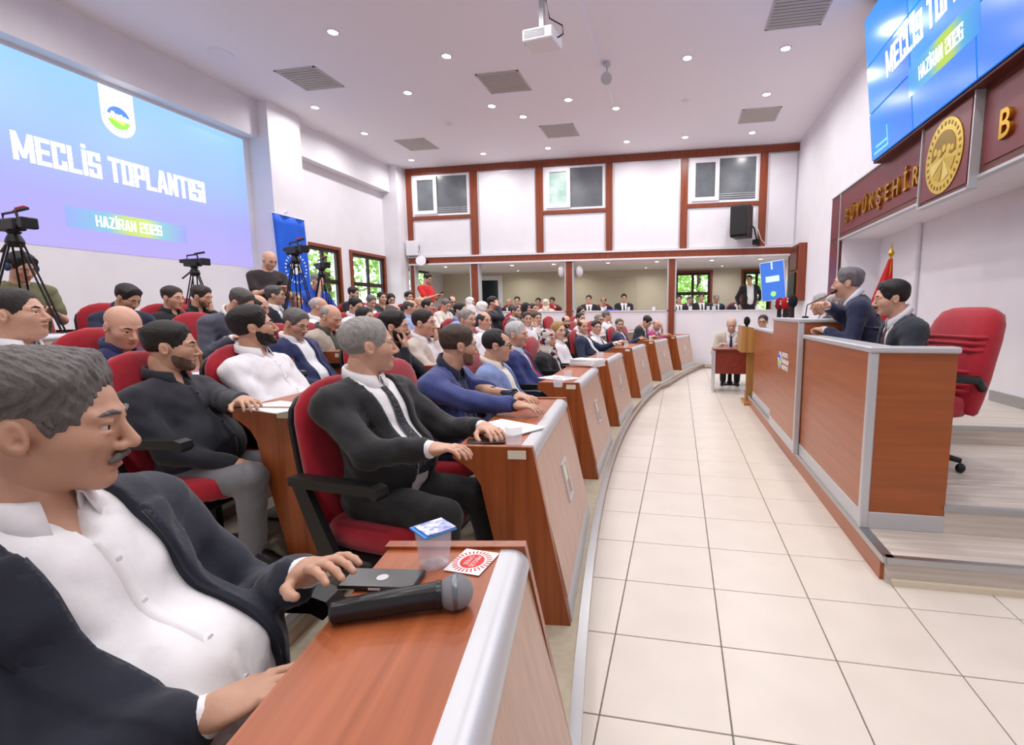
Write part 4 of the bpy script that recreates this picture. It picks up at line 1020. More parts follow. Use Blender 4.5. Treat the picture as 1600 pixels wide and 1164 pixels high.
        up = up - hd*(up @ hd); up /= np.linalg.norm(up)
        arms[sd] = (S0, E, W, hd, up, sgn)
    legp = []; feetp = []
    for sgn in (1, -1):
        hip = np.array([.01, sgn*.09, .0])*s
        if stand: kn = np.array([.03, sgn*.10, fz + .50*s]); an = np.array([.0, sgn*.11, fz + .09])
        else:
            kz = fz + .50*s; kn = np.array([.40 - tuck, sgn*.13, max(min(kz, .06), -.06)]); an = np.array([.42 - tuck*2 + (.08 if sgn > 0 else -.04)*(tuck == 0), sgn*.13, fz + .09])
        legp += [cone(hip, kn, .088*s*(1+.1*b), .060*s, .04), cone(kn, an, .058*s, .045*s, .03)]
        feetp += [cone(an + np.array([-.03,0,-.045]), an + np.array([.06,0,-.05]), .042, .042, .02), cone(an + np.array([.06,0,-.052]), an + np.array([.17,sgn*.02,-.06]), .040, .030, .02), cone(an, an + np.array([0,0,.06]), .045, .048, .02)]
    # ------------- skin body: one mesh (trunk, limbs, neck, head, hands)
    neck = [cone(Rt @ np.array([-.015,0,.43])*s, piv + Rh @ np.array([-.012,0,.03])*s, .064*s*(1+.06*b), .056*s, .04)]
    core = [grow(p, -.016) for p in torso] + neck
    for sd in 'lr':
        S0, E, W, hd, up, sgn = arms[sd]; core += [cone(S0, E, .046*s, .040*s, .03), cone(E, W, .041*s, .027*s, .02)]
    core += [grow(p, -.012) for p in legp] if legs else []
    short = top in ('polo', 'tee')
    V1, F1 = sdf_mesh(core, bh if (short or d < 3.3) else bh*1.25)
    parts = [(V1, F1, np.zeros(len(F1), int))]
    Vh, Fh, lip = head_mesh(var, hh); parts.append(((Rh @ (Vh.T*s)).T + hc_l, Fh, lip))
    for sd in 'lr':
        S0, E, W, hd, up, sgn = arms[sd]
        Vn, Fn = hand_mesh(curl, nh); Vn = Vn*s
        side_ax = np.cross(up, hd)
        B = np.stack([hd, side_ax*(-sgn) , up], 1)
        Fq = Fn if sgn < 0 else Fn[:, ::-1]
        parts.append(((B @ Vn.T).T + W, Fq, np.zeros(len(Fn), int)))
    V = np.concatenate([p[0] for p in parts]); off = np.cumsum([0] + [len(p[0]) for p in parts])
    F = np.concatenate([p[1] + o for p, o in zip(parts, off)]); mi = np.concatenate([p[2] for p in parts])
    o = mesh_obj('person', V, F, [skin_mat(skin), LIPM], None, True, mi)
    o.location = root; o.rotation_euler = (0, 0, az)
    tag(o, label, 'person', group)
    # ------------- hair, eyes, scarf
    hcol = hair_mat(hc)
    if scarf:
        Vs, Fs = scarf_mesh(max(hh, .006)); mesh_obj('headscarf', (Rh @ (Vs.T*s)).T + hc_l, Fs, cloth_mat(scarf) if not isinstance(scarf, bpy.types.Material) else scarf, o, True)
        r = hair_mesh('scarfbrow', None, hh)
    else: r = hair_mesh(hair, beard, hh)
    r, rb = r
    if r is not None: mesh_obj('hair' if hair not in ('bald',) and not scarf else 'eyebrows', (Rh @ (r[0].T*s)).T + hc_l, r[1], hcol, o, True)
    if rb is not None:
        bc = hc
        if beard == 'stubble':
            k_ = .5; bc = ''.join('%02x' % int(int(hc[i:i+2], 16)*k_ + int(skin[i:i+2], 16)*(1-k_)) for i in (0, 2, 4))
        mesh_obj('moustache' if beard == 'stache' else 'beard', (Rh @ (rb[0].T*s)).T + hc_l, rb[1], hair_mat(bc), o, True)
    er = .0128
    for sg in (1, -1):
        eb = MB().sphere((0, 0, 0), er, 12 if d < 4 else 8, M=Matrix.Translation((.0785, sg*.032, .003)) @ Matrix.Rotation(PI/2, 4, 'Y'))
        Ve = np.array(eb.V); ce = [np.mean([eb.V[i] for i in f], 0) for f in eb.F]
        mesh_obj('eye', (Rh @ (Ve.T*s)).T + hc_l, eb.F, [EYEW, EYED], o, True, [1 if c[0] > .0785 + er*(.78 if d < 4 else .6) else 0 for c in ce])
    if glasses:
        g = MB()
        for sg in (1, -1):
            ring = [(.104 - .012*abs(math.sin(t))*0, sg*.034 + .024*math.cos(t), .002 + .017*math.sin(t)) for t in np.linspace(0, 2*PI, 15)]
            g.tube(ring, max(.0018, hh*.2), 5); g.tube([(.102, sg*.057, .006), (.05, sg*.078, .008), (-.015, sg*.084, .004)], max(.002, hh*.22), 5)
        g.tube([(.106, .011, .006), (.106, -.011, .006)], .002, 5)
        mesh_obj('spectacles', (Rh @ (np.array(g.V, float).T*s)).T + hc_l, g.F, EYEB, o)
    # ------------- clothes
    Rti = Rt.T
    def tloc(X, Y, Z): return ((Rti[0,0]*X + Rti[0,1]*Y + Rti[0,2]*Z)/s, (Rti[1,0]*X + Rti[1,1]*Y + Rti[1,2]*Z)/s, (Rti[2,0]*X + Rti[2,1]*Y + Rti[2,2]*Z)/s)
    fine = d < 6
    ph_ = random.uniform(0, 6)
    def wrinkle(X, Y, Z, amp): return amp*(np.sin(X*38 + Z*55 + ph_ + 2*np.sin(Y*23)) * np.sin(Y*47 - Z*30 + X*21 + ph_) + .5*np.sin(Z*88 + X*40 + 1.7*np.sin(Y*31 + ph_)))
    shirt = [grow(p, .010) for p in torso]
    lt = .0
    for sd in 'lr':
        S0, E, W, hd, up, sgn = arms[sd]
        if short: shirt += [cone(S0, S0 + (E - S0)*.68, .062*s, .062*s, .03)]
        elif top in ('shirt', 'suit'):
            e2 = E + (W - E)*(.97 if top == 'shirt' else .99)
            if top == 'shirt': shirt += [cone(S0, E, .060*s, .055*s, .03), cone(E, e2, .053*s, .038*s, .02)]
            else: shirt += [cone(E, e2, .036*s, .034*s, .02)]
    def shirt_post(D, X, Y, Z):
        x, y, z = tloc(X, Y, Z)
        if fine: D = D + wrinkle(X, Y, Z, .0032)
        if top != 'tee':
            if not tie: D = np.maximum(D, -(np.maximum(np.maximum(np.abs(y) - .42*(z - .452), .452 - z), .01 - x))*s)
        else: D = np.maximum(D, (p_eval(ell((-.01,0,.56), (.085,.085,.085)), x, y, z)*-1)*s)
        return D
    Vs, Fs = sdf_mesh(shirt, bh, shirt_post); mesh_obj({'polo': 'polo_shirt', 'tee': 'tee_shirt'}.get(top, 'shirt'), Vs, Fs, cloth_mat(sh), o, True)
    if top in ('shirt', 'suit', 'polo') and d < 9.6 and not scarf:      # folded collar
        ph0 = .16 if tie else .42; nph = 22; Vc = []; Fc = []
        for i in range(nph):
            f = ph0 + (2*PI - 2*ph0)*i/(nph-1); fr = min(f, 2*PI - f); tipw = math.exp(-((fr - ph0)/.45)**2)
            for rr_, zz in ((.068, -.020), (.070, .022), (.073, .036), (.080, .030), (.088 + .014*tipw, -.010 - .036*tipw)):
                Vc.append(Rt @ np.array([-.012 + rr_*math.cos(f)*1.02 + (.0 if fr > 1 else .004), rr_*math.sin(f)*.98, (.540 if top != 'polo' else .53) - .036*math.cos(f) + zz])*s)
        for i in range(nph-1):
            for k in range(4): Fc.append((i*5+k, i*5+k+1, (i+1)*5+k+1, (i+1)*5+k))
        co = mesh_obj('collar', Vc, Fc, cloth_mat(sh), o, True); so = co.modifiers.new('thick', 'SOLIDIFY'); so.thickness = .004*max(1, bh/.012); so.offset = 0
    def front_x(prims, y, z):
        xs_ = np.linspace(.0, .34, 150); P = (Rt @ np.stack([xs_, np.full_like(xs_, y), np.full_like(xs_, z)])).T*s; dd = eval_pts(prims, P); ins = np.nonzero(dd < 0)[0]
        return xs_[ins[-1]] if len(ins) else .05
    if d < 3.4 and not tie and top != 'tee':        # button placket
        Vp = []; Fp = []; zs = np.linspace(.455, .06, 16)
        for z in zs:
            x = front_x(shirt[:6], 0, z)
            for yy, dx in ((-.015, -.004), (-.013, .0035), (.013, .0035), (.015, -.004)): Vp.append(Rt @ np.array([x + dx, yy, z])*s)
        for i in range(15):
            for k in range(3): Fp.append((i*4+k, i*4+k+1, (i+1)*4+k+1, (i+1)*4+k))
        mesh_obj('placket', Vp, Fp, cloth_mat(sh), o, True)
        for z in np.linspace(.42, .10, 5):
            x = front_x(shirt[:6], 0, z); bt = MB().lathe([(.0055, 0), (.0055, .002), (.003, .0025)], 10, Matrix.Translation(Rt @ np.array([x + .0045, 0, z])*s) @ Matrix.Rotation(PI/2, 4, 'Y')); bt.build('button', mat('button_' + sh, sh, .35), o)
    if top == 'suit':
        jac = [grow(p, .024) for p in torso] + [p_xf(cone((-.014,q*.07,.470), (-.014,q*.205,.452), .052, .060, .04), Rt, 0, s) for q in (1, -1)]
        for sd in 'lr':
            S0, E, W, hd, up, sgn = arms[sd]; jac += [cone(S0, E, .068*s, .060*s, .035), cone(E, E + (W - E)*.85, .058*s, .047*s, .025)]
        def jac_post(D, X, Y, Z):
            x, y, z = tloc(X, Y, Z)
            if fine: D = D + wrinkle(X, Y, Z, .0036)
            base = D
            wv = np.where(z > zb, vw[0] + (vw[1] - vw[0])*(z - zb)/(.50 - zb), vw[0]*np.clip(1 + (z - zb)*(1.2 if vw[0] < .05 else 0), 0.0, 1))
            ay = np.abs(y)
            D = np.maximum(D, -np.maximum(ay - wv, -x)*s)
            band = np.maximum(np.maximum(np.abs(ay - wv - .028) - .030, .03 - x), np.maximum(zb - z, z - .485))
            D = np.minimum(D, np.maximum(base - .008, band*s))
            D = np.maximum(D, -p_eval(ell((-.005,0,.575), (.078,.074,.09)), x, y, z)*s)
            return D
        Vj, Fj = sdf_mesh(jac, bh, jac_post); jm_ = mesh_obj('jacket', Vj, Fj, cloth_mat(jk[1:], 'check') if jk[0] == '#' else cloth_mat(jk), o, True)
        if d < 6:       # lapels
            for sg in (1, -1):
                Vl = []; Fl = []; zz = np.linspace(max(zb, .12) + .01, .475, 12); nr = len(zz)
                for i, z in enumerate(zz):
                    wv = vw[0] + (vw[1] - vw[0])*(z - zb)/(.50 - zb); q = i/(nr-1.); lw = .012 + .062*min(1, q/.72)*(1 if q < .72 else max(.35, 1 - (q - .72)/.30))
                    for k in range(4):
                        yy = sg*(wv - .004 + lw*k/3.); x = front_x(jac[:6], yy, z); Vl.append(Rt @ np.array([x + (.004, .010, .010, .005)[k], yy, z])*s)
                for i in range(nr-1):
                    for k in range(3): Fl.append((i*4+k, i*4+k+1, (i+1)*4+k+1, (i+1)*4+k) if sg > 0 else (i*4+k+1, i*4+k, (i+1)*4+k, (i+1)*4+k+1))
                lo_ = mesh_obj('lapel', Vl, Fl, jm_.data.materials[0], jm_, True); so = lo_.modifiers.new('thick', 'SOLIDIFY'); so.thickness = .005; so.offset = -1
    if tie:
        zs = np.linspace(.49, .10, 12); pts = []
        xs = np.linspace(.02, .32, 120)
        for z in zs:
            P = (Rt @ np.stack([xs, np.zeros_like(xs), np.full_like(xs, z)])).T*s; dd = eval_pts(shirt[:6], P); j = np.argmax(dd > 0); pts.append(xs[j] + .007)
        pts[0] = max(pts[0], .072)
        Vt = []; Ft = []
        for i, (z, x) in enumerate(zip(zs, pts)):
            hw = .018 if i < 2 else .016 + .022*(i/11.)
            for yy, dx in ((-hw, -.002), (0, .006), (hw, -.002), (0, -.012)): Vt.append(Rt @ np.array([x + dx, yy, z])*s)
        for i in range(11):
            for k in range(4): Ft.append((i*4+k, i*4+(k+1) % 4, (i+1)*4+(k+1) % 4, (i+1)*4+k))
        Ft += [(3, 2, 1, 0), (44, 45, 46, 47)]
        tm = cloth_mat(tie)
        if tie == '20232c':
            tm = mat('dotted_tie', '1c1f28', .6); nt = tm.node_tree
            if len(nt.nodes) < 4:
                vo = nt.nodes.new('ShaderNodeTexVoronoi'); vo.inputs['Scale'].default_value = 150; tc = nt.nodes.new('ShaderNodeTexCoord'); nt.links.new(tc.outputs['Object'], vo.inputs['Vector'])
                cr = nt.nodes.new('ShaderNodeValToRGB'); cr.color_ramp.elements[0].position = .14; cr.color_ramp.elements[0].color = (.6, .6, .62, 1); cr.color_ramp.elements[1].position = .18; cr.color_ramp.elements[1].color = lin('1c1f28') + (1,)
                nt.links.new(vo.outputs['Distance'], cr.inputs[0]); nt.links.new(cr.outputs[0], nt.nodes['Principled BSDF'].inputs['Base Color'])
        mesh_obj('necktie', Vt, Ft, tm, o, False)
    if legs:
        tp = [grow(p_xf(TS_[0], Rt, 0, s), .012)] + [grow(p, .010) for p in legp]
        Vt, Ft = sdf_mesh(tp, bh*1.15, (lambda D, X, Y, Z: D + wrinkle(X, Y, Z, .0022)) if fine else None); mesh_obj('trousers', Vt, Ft, cloth_mat(tr), o, True)
        for fp in (feetp[:3], feetp[3:]):
            Vf, Ff = sdf_mesh(fp, max(.012, bh*.8)); mesh_obj('shoe', Vf, Ff, mat('shoe_leather', '17120f', .35), o, True)
    if watch:
        S0, E, W, hd, up, sgn = arms['l']; fd = (W - E)/np.linalg.norm(W - E); c = W - fd*.025
        a = np.cross(fd, up); m_ = MB(); m_.tube([c + (a*math.cos(t) + np.cross(a, fd)*math.sin(t))*.033 for t in np.linspace(0, 2*PI, 15)], .007, 6); m_.sphere(c + up*.034, .018, 10, (1, 1, .5)); m_.build('wrist_watch', BLACKP, o, True)
    if phone:
        S0, E, W, hd, up, sgn = arms[phone]; c = W + hd*.11 + up*.02
        ph = MB().box((-.035, -.075, -.004), (.035, .075, .004), bev=.003).build('smartphone', BLACKP); ph.location = Vector(root) + Matrix.Rotation(az, 3, 'Z') @ Vector(c); ph.rotation_euler = (rad(30), 0, az - PI/2)
        tag(ph, 'dark smartphone held by the ' + label.replace('person', 'person', 1)[:0] + 'standing or seated ' + label, 'phone')
        ph['label'] = ' '.join(('dark smartphone in the hand of the ' + label).split()[:16])
    PEOPLE.append((root, az, floor))
    if chair:
        cp = rotz(az) @ np.array([.06, 0, 0]) + root
        lb = ' '.join(('red chair under the ' + label).split()[:16])
        ch = place_chair(cp[0], cp[1], floor, az, lb)
    return o
def on_z(u, v, z):
    r = _R.T @ np.array([(u-PPX)/FPX, (v-PPY)/FPX, 1]); return np.array([0, 0, CAMZ]) + r*((z-CAMZ)/r[2])
R1, R2, R3, R4, R5, R6 = ROWZ
G1 = 'people in the front row'; G2 = 'people in the second row'; G3 = 'people in the third row'; G4 = 'people in the rear rows'; GG = 'people in the gallery'
dk = '1f1a18'
SCARFP = mat('patterned_scarf', 'c4bcb6', .8); _nt = SCARFP.node_tree
_v = _nt.nodes.new('ShaderNodeTexVoronoi'); _v.inputs['Scale'].default_value = 26; _tc = _nt.nodes.new('ShaderNodeTexCoord'); _nt.links.new(_tc.outputs['Object'], _v.inputs['Vector'])
_cr = _nt.nodes.new('ShaderNodeValToRGB'); _cr.color_ramp.interpolation = 'CONSTANT'; _el = _cr.color_ramp.elements
for _k in range(3): _el.new(.5)
for _e, (_q, _c) in zip(_el, ((0, 'c4bcb6'), (.45, '1e2238'), (.62, 'c8bfb8'), (.8, 'b01830'), (.88, 'e8e2de'))): _e.position = _q; _e.color = lin(_c) + (1,)
_sp = _nt.nodes.new('ShaderNodeSeparateColor'); _nt.links.new(_v.outputs['Color'], _sp.inputs[0]); _nt.links.new(_sp.outputs[0], _cr.inputs[0]); _nt.links.new(_cr.outputs[0], _nt.nodes['Principled BSDF'].inputs['Base Color'])
# ---- front row
person('person in dark navy suit and open white shirt beside the closest desk', 74, 664, .85, R1, rad(6), rad(38), hp=6, lean=-10, jk='1b2030', tr='1b2030', hair='part', hc='6f6b69', beard='stache', fat=1.5, vw=(.10, .095), zb=.02, wl=on_z(476, 896, .885), wr=on_z(318, 1120, .80), group=G1, curl=.45, skin=SKIN_TAN)
person('person in black suit and dotted tie with one hand on the second desk', 577, 541, 2.19, R1, rad(-10), rad(40), hp=-3, lean=-9, jk='17181b', tr='141518', tie='20232c', hair='short', hc='a3a09d', fat=.8, vw=(.05, .09), zb=.10, wr=on_z(672, 702, .90), al='desk', group=G1, skin=SKIN_ROSE, curl=.55)
person('person in blue checked blazer leaning with both hands on the desk edge', 717, 541, 3.0, R1, rad(2), rad(38), hp=4, lean=16, jk='#2f3a72', sh='1c2340', tr='20264a', hair='fade', hc='4b3a30', beard='stubble', fat=.9, vw=(.05, .08), wr=on_z(846, 641, .90), wl=on_z(856, 632, .90), watch=True, group=G1, curl=.4, skin=SKIN_TAN)
person('person in light blue jacket and spectacles beside the blue checked blazer', 777, 540, 3.8, R1, None, None, hp=4, lean=-6, jk='7f93c4', sh='efeae0', tr='39415c', hair='recede', hc='1d1a1a', glasses=True, fat=.9, vw=(.09, .09), zb=.05, al='lap', ar='lap', group=G1)
person('person in bright navy suit with red tie in the front row', 808, 523, 4.75, R1, None, None, lean=-9, jk='26326e', sh='c9d6f0', tie='a01828', tr='20264a', hair='short', hc='c9c8c6', beard=None, fat=.7, vw=(.05, .09), zb=.1, group=G1)
person('person in patterned headscarf and black coat in the front row', 856, 531, 5.8, R1, None, None, lean=-6, jk='1a1a1e', sh='e8e4e2', tr='1a1a1e', scarf=SCARFP, var='w', fat=.6, vw=(.05, .07), group=G1)
person('person in white blouse next to the patterned headscarf', 873, 517, 6.6, R1, None, None, lean=-8, top='shirt', sh='f0eef0', tr='303038', hair='long', hc='b08d52', var='w', fat=.5, group=G1, skin=SKIN_FAIR)
person('person in navy jacket over white shirt behind the fifth front desk', 911, 511, 8.1, R1, None, None, lean=-10, jk='202a48', tr='20263c', hair='balding', hc='2b2422', fat=.8, vw=(.07, .09), zb=.05, ar='rest', al='desk', group=G1)
person('person in white shirt with a dark tie reaching over the fifth desk', 932, 512, 8.6, R1, None, None, lean=-2, top='shirt', sh='f2f0f2', tie='23252e', tr='23252e', hair='short', hc=dk, al='desk', ar='desk', group=G1)
person('person in navy suit and striped tie lifting one hand in the front row', 968, 508, 9.85, R1, None, None, lean=-8, jk='232b4e', tie='2a3358', tr='232b4e', hair='short', hc='5b5450', beard='stache', al=(.3, .12, .36, .3, -.3, .6), ar='desk', group=G1)
person('person in dark green suit bending over a phone in the front row', 1011, 503, 10.4, R1, None, rad(-30), hp=35, lean=22, jk='1f2a2c', tr='1c2224', tie='8a96a8', hair='short', hc=dk, al='desk', ar='desk', group=G1, phone='l')
person('person in magenta jacket resting forehead on one hand', 1026, 508, 11.4, R1, None, rad(-45), hp=15, lean=12, jk='b03a78', tr='33333a', hair='ring', hc='9a9694', beard='full', al='brow', ar='desk', group=G1)
# ---- second row
person('person in black shirt and grey jeans on a red chair in the second row', 268, 543, 2.45, R2, rad(5), rad(36), hp=2, lean=-12, top='shirt', sh='1d1f29', tr='77787c', hair='fade', hc='1e1917', beard='stubble', fat=1.0, wl=on_z(398, 632, 1.0), ar='lap', group=G2, skin=SKIN_TAN)
person('person in white shirt with raised chin in the second row', 397, 512, 2.95, R2, rad(5), rad(42), hp=-9, lean=-14, top='shirt', sh='f1f0f4', tr='2b2c33', hair='thick', hc='1c1715', beard='full', fat=.7, al='lap', ar='lap', group=G2, skin=SKIN_TAN)
person('person in black shirt holding a hand before the face in the second row', 617, 511, 3.95, R2, None, rad(15), hp=4, lean=2, top='shirt', sh='20232b', tr='202228', hair='thick', hc=dk, beard='full', ar='face', al='desk', fat=.6, group=G2)
person('person in beige jacket touching the mouth in the second row', 663, 505, 4.6, R2, None, None, hp=3, lean=-2, jk='c9bdb2', sh='f0eef2', tr='5a5048', hair='short', hc='2b211e', al='face', ar='desk', fat=.8, vw=(.07, .09), zb=.05, group=G2, skin=SKIN_ROSE)
person('person in light shirt beside the black shoulder strap in the second row', 730, 500, 5.85, R2, None, None, lean=-8, top='shirt', sh='e8eaf2', tr='33343c', hair='short', hc='96938f', beard='stache', group=G2)
person('person in white shirt with a black shoulder strap in the second row', 757, 502, 6.6, R2, None, None, lean=-8, top='shirt', sh='f0f0f4', tie='1a1a22', tr='33343c', hair='balding', hc='3b3532', group=G2)
person('person in white shirt behind the headscarf, nearer of two alike', 824, 499, 8.2, R2, None, rad(-60), lean=-8, top='shirt', sh='ecebf0', tr='33343c', hair='short', hc='3a302a', group=G2)
person('person in white shirt behind the headscarf, farther of two alike', 839, 498, 9.0, R2, None, rad(-50), lean=-8, top='shirt', sh='e6e2e0', tr='33343c', hair='short', hc='4a403a', ar='face', group=G2)
person('person in black jacket and open white shirt behind the white blouse', 885, 503, 9.8, R2, None, rad(-60), lean=-8, jk='1c1d22', tr='1c1d22', hair='balding', hc=dk, beard='full', vw=(.06, .08), group=G2)
person('person in grey shirt half hidden behind the navy jacket', 907, 498, 10.2, R2, None, rad(-40), lean=-8, top='shirt', sh='d5d5e4', tr='2b2c33', hair='short', hc='2c2623', group=G2)
person('person in pale shirt half hidden behind the white shirt and dark tie', 936, 500, 10.9, R2, None, rad(-40), lean=-8, top='shirt', sh='e4e2e8', tr='2b2c33', hair='short', hc='8a8680', glasses=True, group=G2)
person('person in white shirt with folded raised hands near the parapet', 948, 494, 11.6, R2, None, rad(10), lean=-2, top='shirt', sh='f2f2f4', tr='2b2c33', hair='short', hc='6f6b68', ar='face', group=G2)
# ---- third row
person('person in white shirt looking ahead at the picture edge in the third row', 28, 492, 2.4, R3, rad(8), rad(28), hp=-6, lean=-12, top='shirt', sh='eeeef2', tr='2b2c33', hair='short', hc='2b2422', fat=.9, var='f', group=G3, skin=SKIN_ROSE)
person('person in dark blue shirt looking down in the third row', 193, 511, 2.98, R3, rad(-5), rad(-8), hp=22, lean=-8, top='shirt', sh='23285a', tr='23252e', hair='bald', hc='2b2422', fat=.9, var='f', ar='lap', group=G3, skin=SKIN_ROSE)
person('person in navy jacket and white shirt looking down in the third row', 463, 506, 4.2, R3, rad(0), rad(-5), hp=20, lean=-10, jk='222a58', sh='f0f0f4', tr='1e2548', hair='short', hc='6a6866', fat=.8, vw=(.06, .09), zb=.05, ar='lap', group=G3)
person('person in beige blazer over dark green shirt in the third row', 517, 496, 4.95, R3, rad(0), rad(-2), hp=24, lean=0, jk='b5ab9d', sh='4a5248', tr='5a5248', hair='ring', hc='b0aca6', fat=.6, vw=(.06, .09), al='lap', ar='lap', group=G3, skin=SKIN_ROSE)
person('person in dark shirt mostly hidden behind the black suit', 571, 497, 5.7, R3, None, None, top='shirt', sh='2b2d36', tr='2b2c33', hair='short', hc=dk, group=G3)
person('person in blue shirt behind the light shirt in the third row', 720, 486, 7.6, R3, None, rad(-10), top='shirt', sh='8fa6dc', tr='2b2c33', hair='short', hc='1c1817', group=G3)
person('person in grey jacket with open collar in the third row', 806, 487, 9.5, R3, None, rad(-20), lean=-10, jk='5e6068', sh='e8e8ec', tr='3a3a42', hair='short', hc='55504d', beard='stubble', group=G3)
person('person in pale yellow top with long hair near the gallery post', 908, 487, 11.9, R3, None, rad(-35), hp=8, top='shirt', sh='efe6c8', tr='2b2c33', hair='long', hc='2a1f1b', var='w', ar='face', group=G3)
# ---- rear rows
person('person in grey suit leaning over a desk in the fourth row', 377, 474, 4.5, R4, rad(-5), rad(10), hp=30, lean=24, jk='4d5060', tr='3a3c48', hair='fade', hc='55504e', beard='stubble', fat=.8, ar='desk', al='desk', group=G4, glasses=True)
person('person in dark top mostly hidden behind the bearded white shirt', 403, 480, 5.1, R4, rad(0), rad(5), hp=15, top='shirt', sh='2a2c36', tr='2b2c33', hair='balding', hc='2b2422', group=G4)
person('person in white shirt behind the beige blazer', 499, 480, 6.1, R4, rad(0), rad(30), hp=5, top='shirt', sh='f0f0f4', tr='2b2c33', hair='ring', hc='c4c2c0', group=G4)
person('person in white shirt looking down beside the hidden dark shirt', 556, 479, 7.0, R4, None, rad(-15), hp=14, top='shirt', sh='f0f0f4', tr='2b2c33', hair='short', hc=dk, group=G4)
person('person in brown shirt partly hidden by the hand before the face', 615, 488, 7.2, R4, None, rad(20), hp=10, top='shirt', sh='6a6660', tr='2b2c33', hair='balding', hc='6a6460', group=G4)
person('person in light blue shirt in the fourth row', 642, 481, 7.7, R4, None, rad(15), top='shirt', sh='a9bbe2', tr='2b2c33', hair='balding', hc='55504c', group=G4)
person('person in white shirt in front of the red tee shirt', 669, 479, 8.7, R4, None, rad(5), top='shirt', sh='eceaf0', tr='2b2c33', hair='short', hc='1e1a18', beard='stache', group=G4)
person('person in black cap headscarf with the arm raised in the fourth row', 771, 474, 9.6, R4, None, rad(-10), top='shirt', sh='2a2c36', tr='2b2c33', hair='thick', hc=dk, ar='brow', group=G4)
person('person in white headscarf and dark coat in the fourth row', 754, 482, 8.8, R4, None, rad(10), hp=5, jk='22243a', sh='e8e8ee', tr='22243a', scarf='eeeae6', var='w', group=G4)
person('person in black headscarf seated below the gallery', 822, 482, 10.4, R4, None, rad(-20), jk='202024', tr='202024', scarf='1c1c20', var='w', group=G4)
person('person in brown top beside the black headscarf', 833, 483, 10.9, R4, None, rad(-30), top='shirt', sh='7a6a60', tr='2b2c33', hair='short', hc='3a2a22', group=G4)
person('person in cream jacket writing at a desk in the fifth row', 697, 477, 10.0, R5, None, rad(-25), hp=22, lean=6, jk='d9d2c6', sh='e4dcd2', tr='5a5248', hair='short', hc='6f6a66', ar='desk', al='desk', group=G4)
person('person in dark suit and spectacles behind the cream jacket', 707, 472, 10.8, R6, None, rad(-50), hp=8, jk='22242c', tr='22242c', hair='balding', hc=dk, glasses=True, group=G4)
person('person in pale jacket and white headscarf by the gallery door', 735, 472, 12.2, R6, None, rad(0), jk='d0ccd2', sh='e8e8ee', tr='55555c', scarf='f0efee', var='w', group=G4)
person('person in dusky top behind the light blue shirt', 657, 474, 9.2, R5, None, rad(20), top='shirt', sh='d8a8a0', tr='2b2c33', hair='bald', hc='8a7a70', group=G4)
person('person in navy sweater bending forward in the fifth row', 200, 466, 4.9, R5, rad(-15), rad(5), hp=28, lean=8, top='shirt', sh='1d2340', tr='23252e', hair='thick', hc='2b2624', ar='desk', al='desk', group=G4, skin=SKIN_TAN)
person('person in black sweater and black shirt in the fifth row', 270, 466, 5.4, R5, rad(-10), rad(5), hp=6, lean=-10, top='shirt', sh='16161a', tr='1c1c22', hair='fade', hc='3a2f2a', group=G4, skin=SKIN_ROSE)
person('person in black top with hands to the mouth beside a tripod', 315, 464, 5.9, R5, rad(-10), rad(15), hp=14, lean=6, top='shirt', sh='141418', tr='1c1c22', hair='thick', hc='3b302a', al='face', ar='desk', beard='stubble', group=G4)
person('person in dark suit with blue tie in the fifth row', 431, 462, 6.4, R5, None, rad(25), jk='1b1e28', tie='5a6a92', tr='1b1e28', hair='part', hc='5e5c5c', group=G4)
person('person in pale patterned shirt in the fifth row', 462, 470, 7.3, R5, None, rad(-10), hp=-6, top='shirt', sh='d6deec', tr='2b2c33', hair='short', hc='7c7974', group=G4)
person('person in black tee shirt under the side window', 553, 459, 9.8, R6, None, rad(0), hp=8, top='tee', sh='17171b', tr='22232a', hair='thick', hc='2a211c', beard='full', group=G4)
person('person in dark suit looking down under the side window', 580, 472, 9.4, R6, None, rad(-25), hp=22, jk='1c1e26', tr='1c1e26', hair='short', hc='6a6664', group=G4)
person('person in dark jacket over olive shirt near the corner pillar', 597, 466, 10.0, R6, None, rad(-30), jk='20242e', sh='a08a52', tr='20242e', hair='short', hc=dk, vw=(.07, .09), group=G4)
person('person in black scarf and dark dress near the corner pillar', 611, 468, 10.6, R6, None, rad(-40), hp=20, top='shirt', sh='17171b', tr='17171b', hair='long', hc='14110f', var='w', group=G4)
person('person in dark tee shirt against the corner pillar', 639, 465, 11.0, R6, None, rad(-30), top='tee', sh='22252e', tr='22232a', hair='thick', hc='15110f', group=G4)
# ---- press people
GP = 'press people behind the seats'
person('person in olive tee shirt and blue headphones behind a tripod', 35, 418, 4.5, R6, rad(-10), rad(-5), hp=24, lean=4, top='tee', sh='6a6a48', tr='3a4660', hair='thick', hc='1c1715', ar='hold', al='hold', chair=False, group=GP, skin=SKIN_TAN)
person('person in dark brown tee shirt standing and typing on a phone', 421, 407, 6.9, R6, rad(-25), rad(-15), hp=24, lean=2, top='tee', sh='2f2327', tr='1f222a', hair='bald', hc='8a7f78', stand=True, al='hold', ar='hold', chair=False, phone='r', group=GP, fat=1.2, skin=SKIN_ROSE)
person('person in royal blue polo shirt crouching behind a camera', 496, 440, 8.0, R6, rad(-20), rad(-10), hp=8, lean=14, top='polo', sh='2b55c4', tr='23252e', hair='short', hc='8f8c88', al=(.35, .35, .0), ar='brow', chair=False, group=GP, fat=.8)
person('person in red tee shirt standing at the window and reading a phone', 668, 436, 11.8, R6, rad(-10), rad(-15), hp=22, lean=0, top='tee', sh='d8232a', tr='2b2d36', hair='fade', hc='1a1513', stand=True, al='hold', ar='hold', chair=False, phone='l', group=GP)
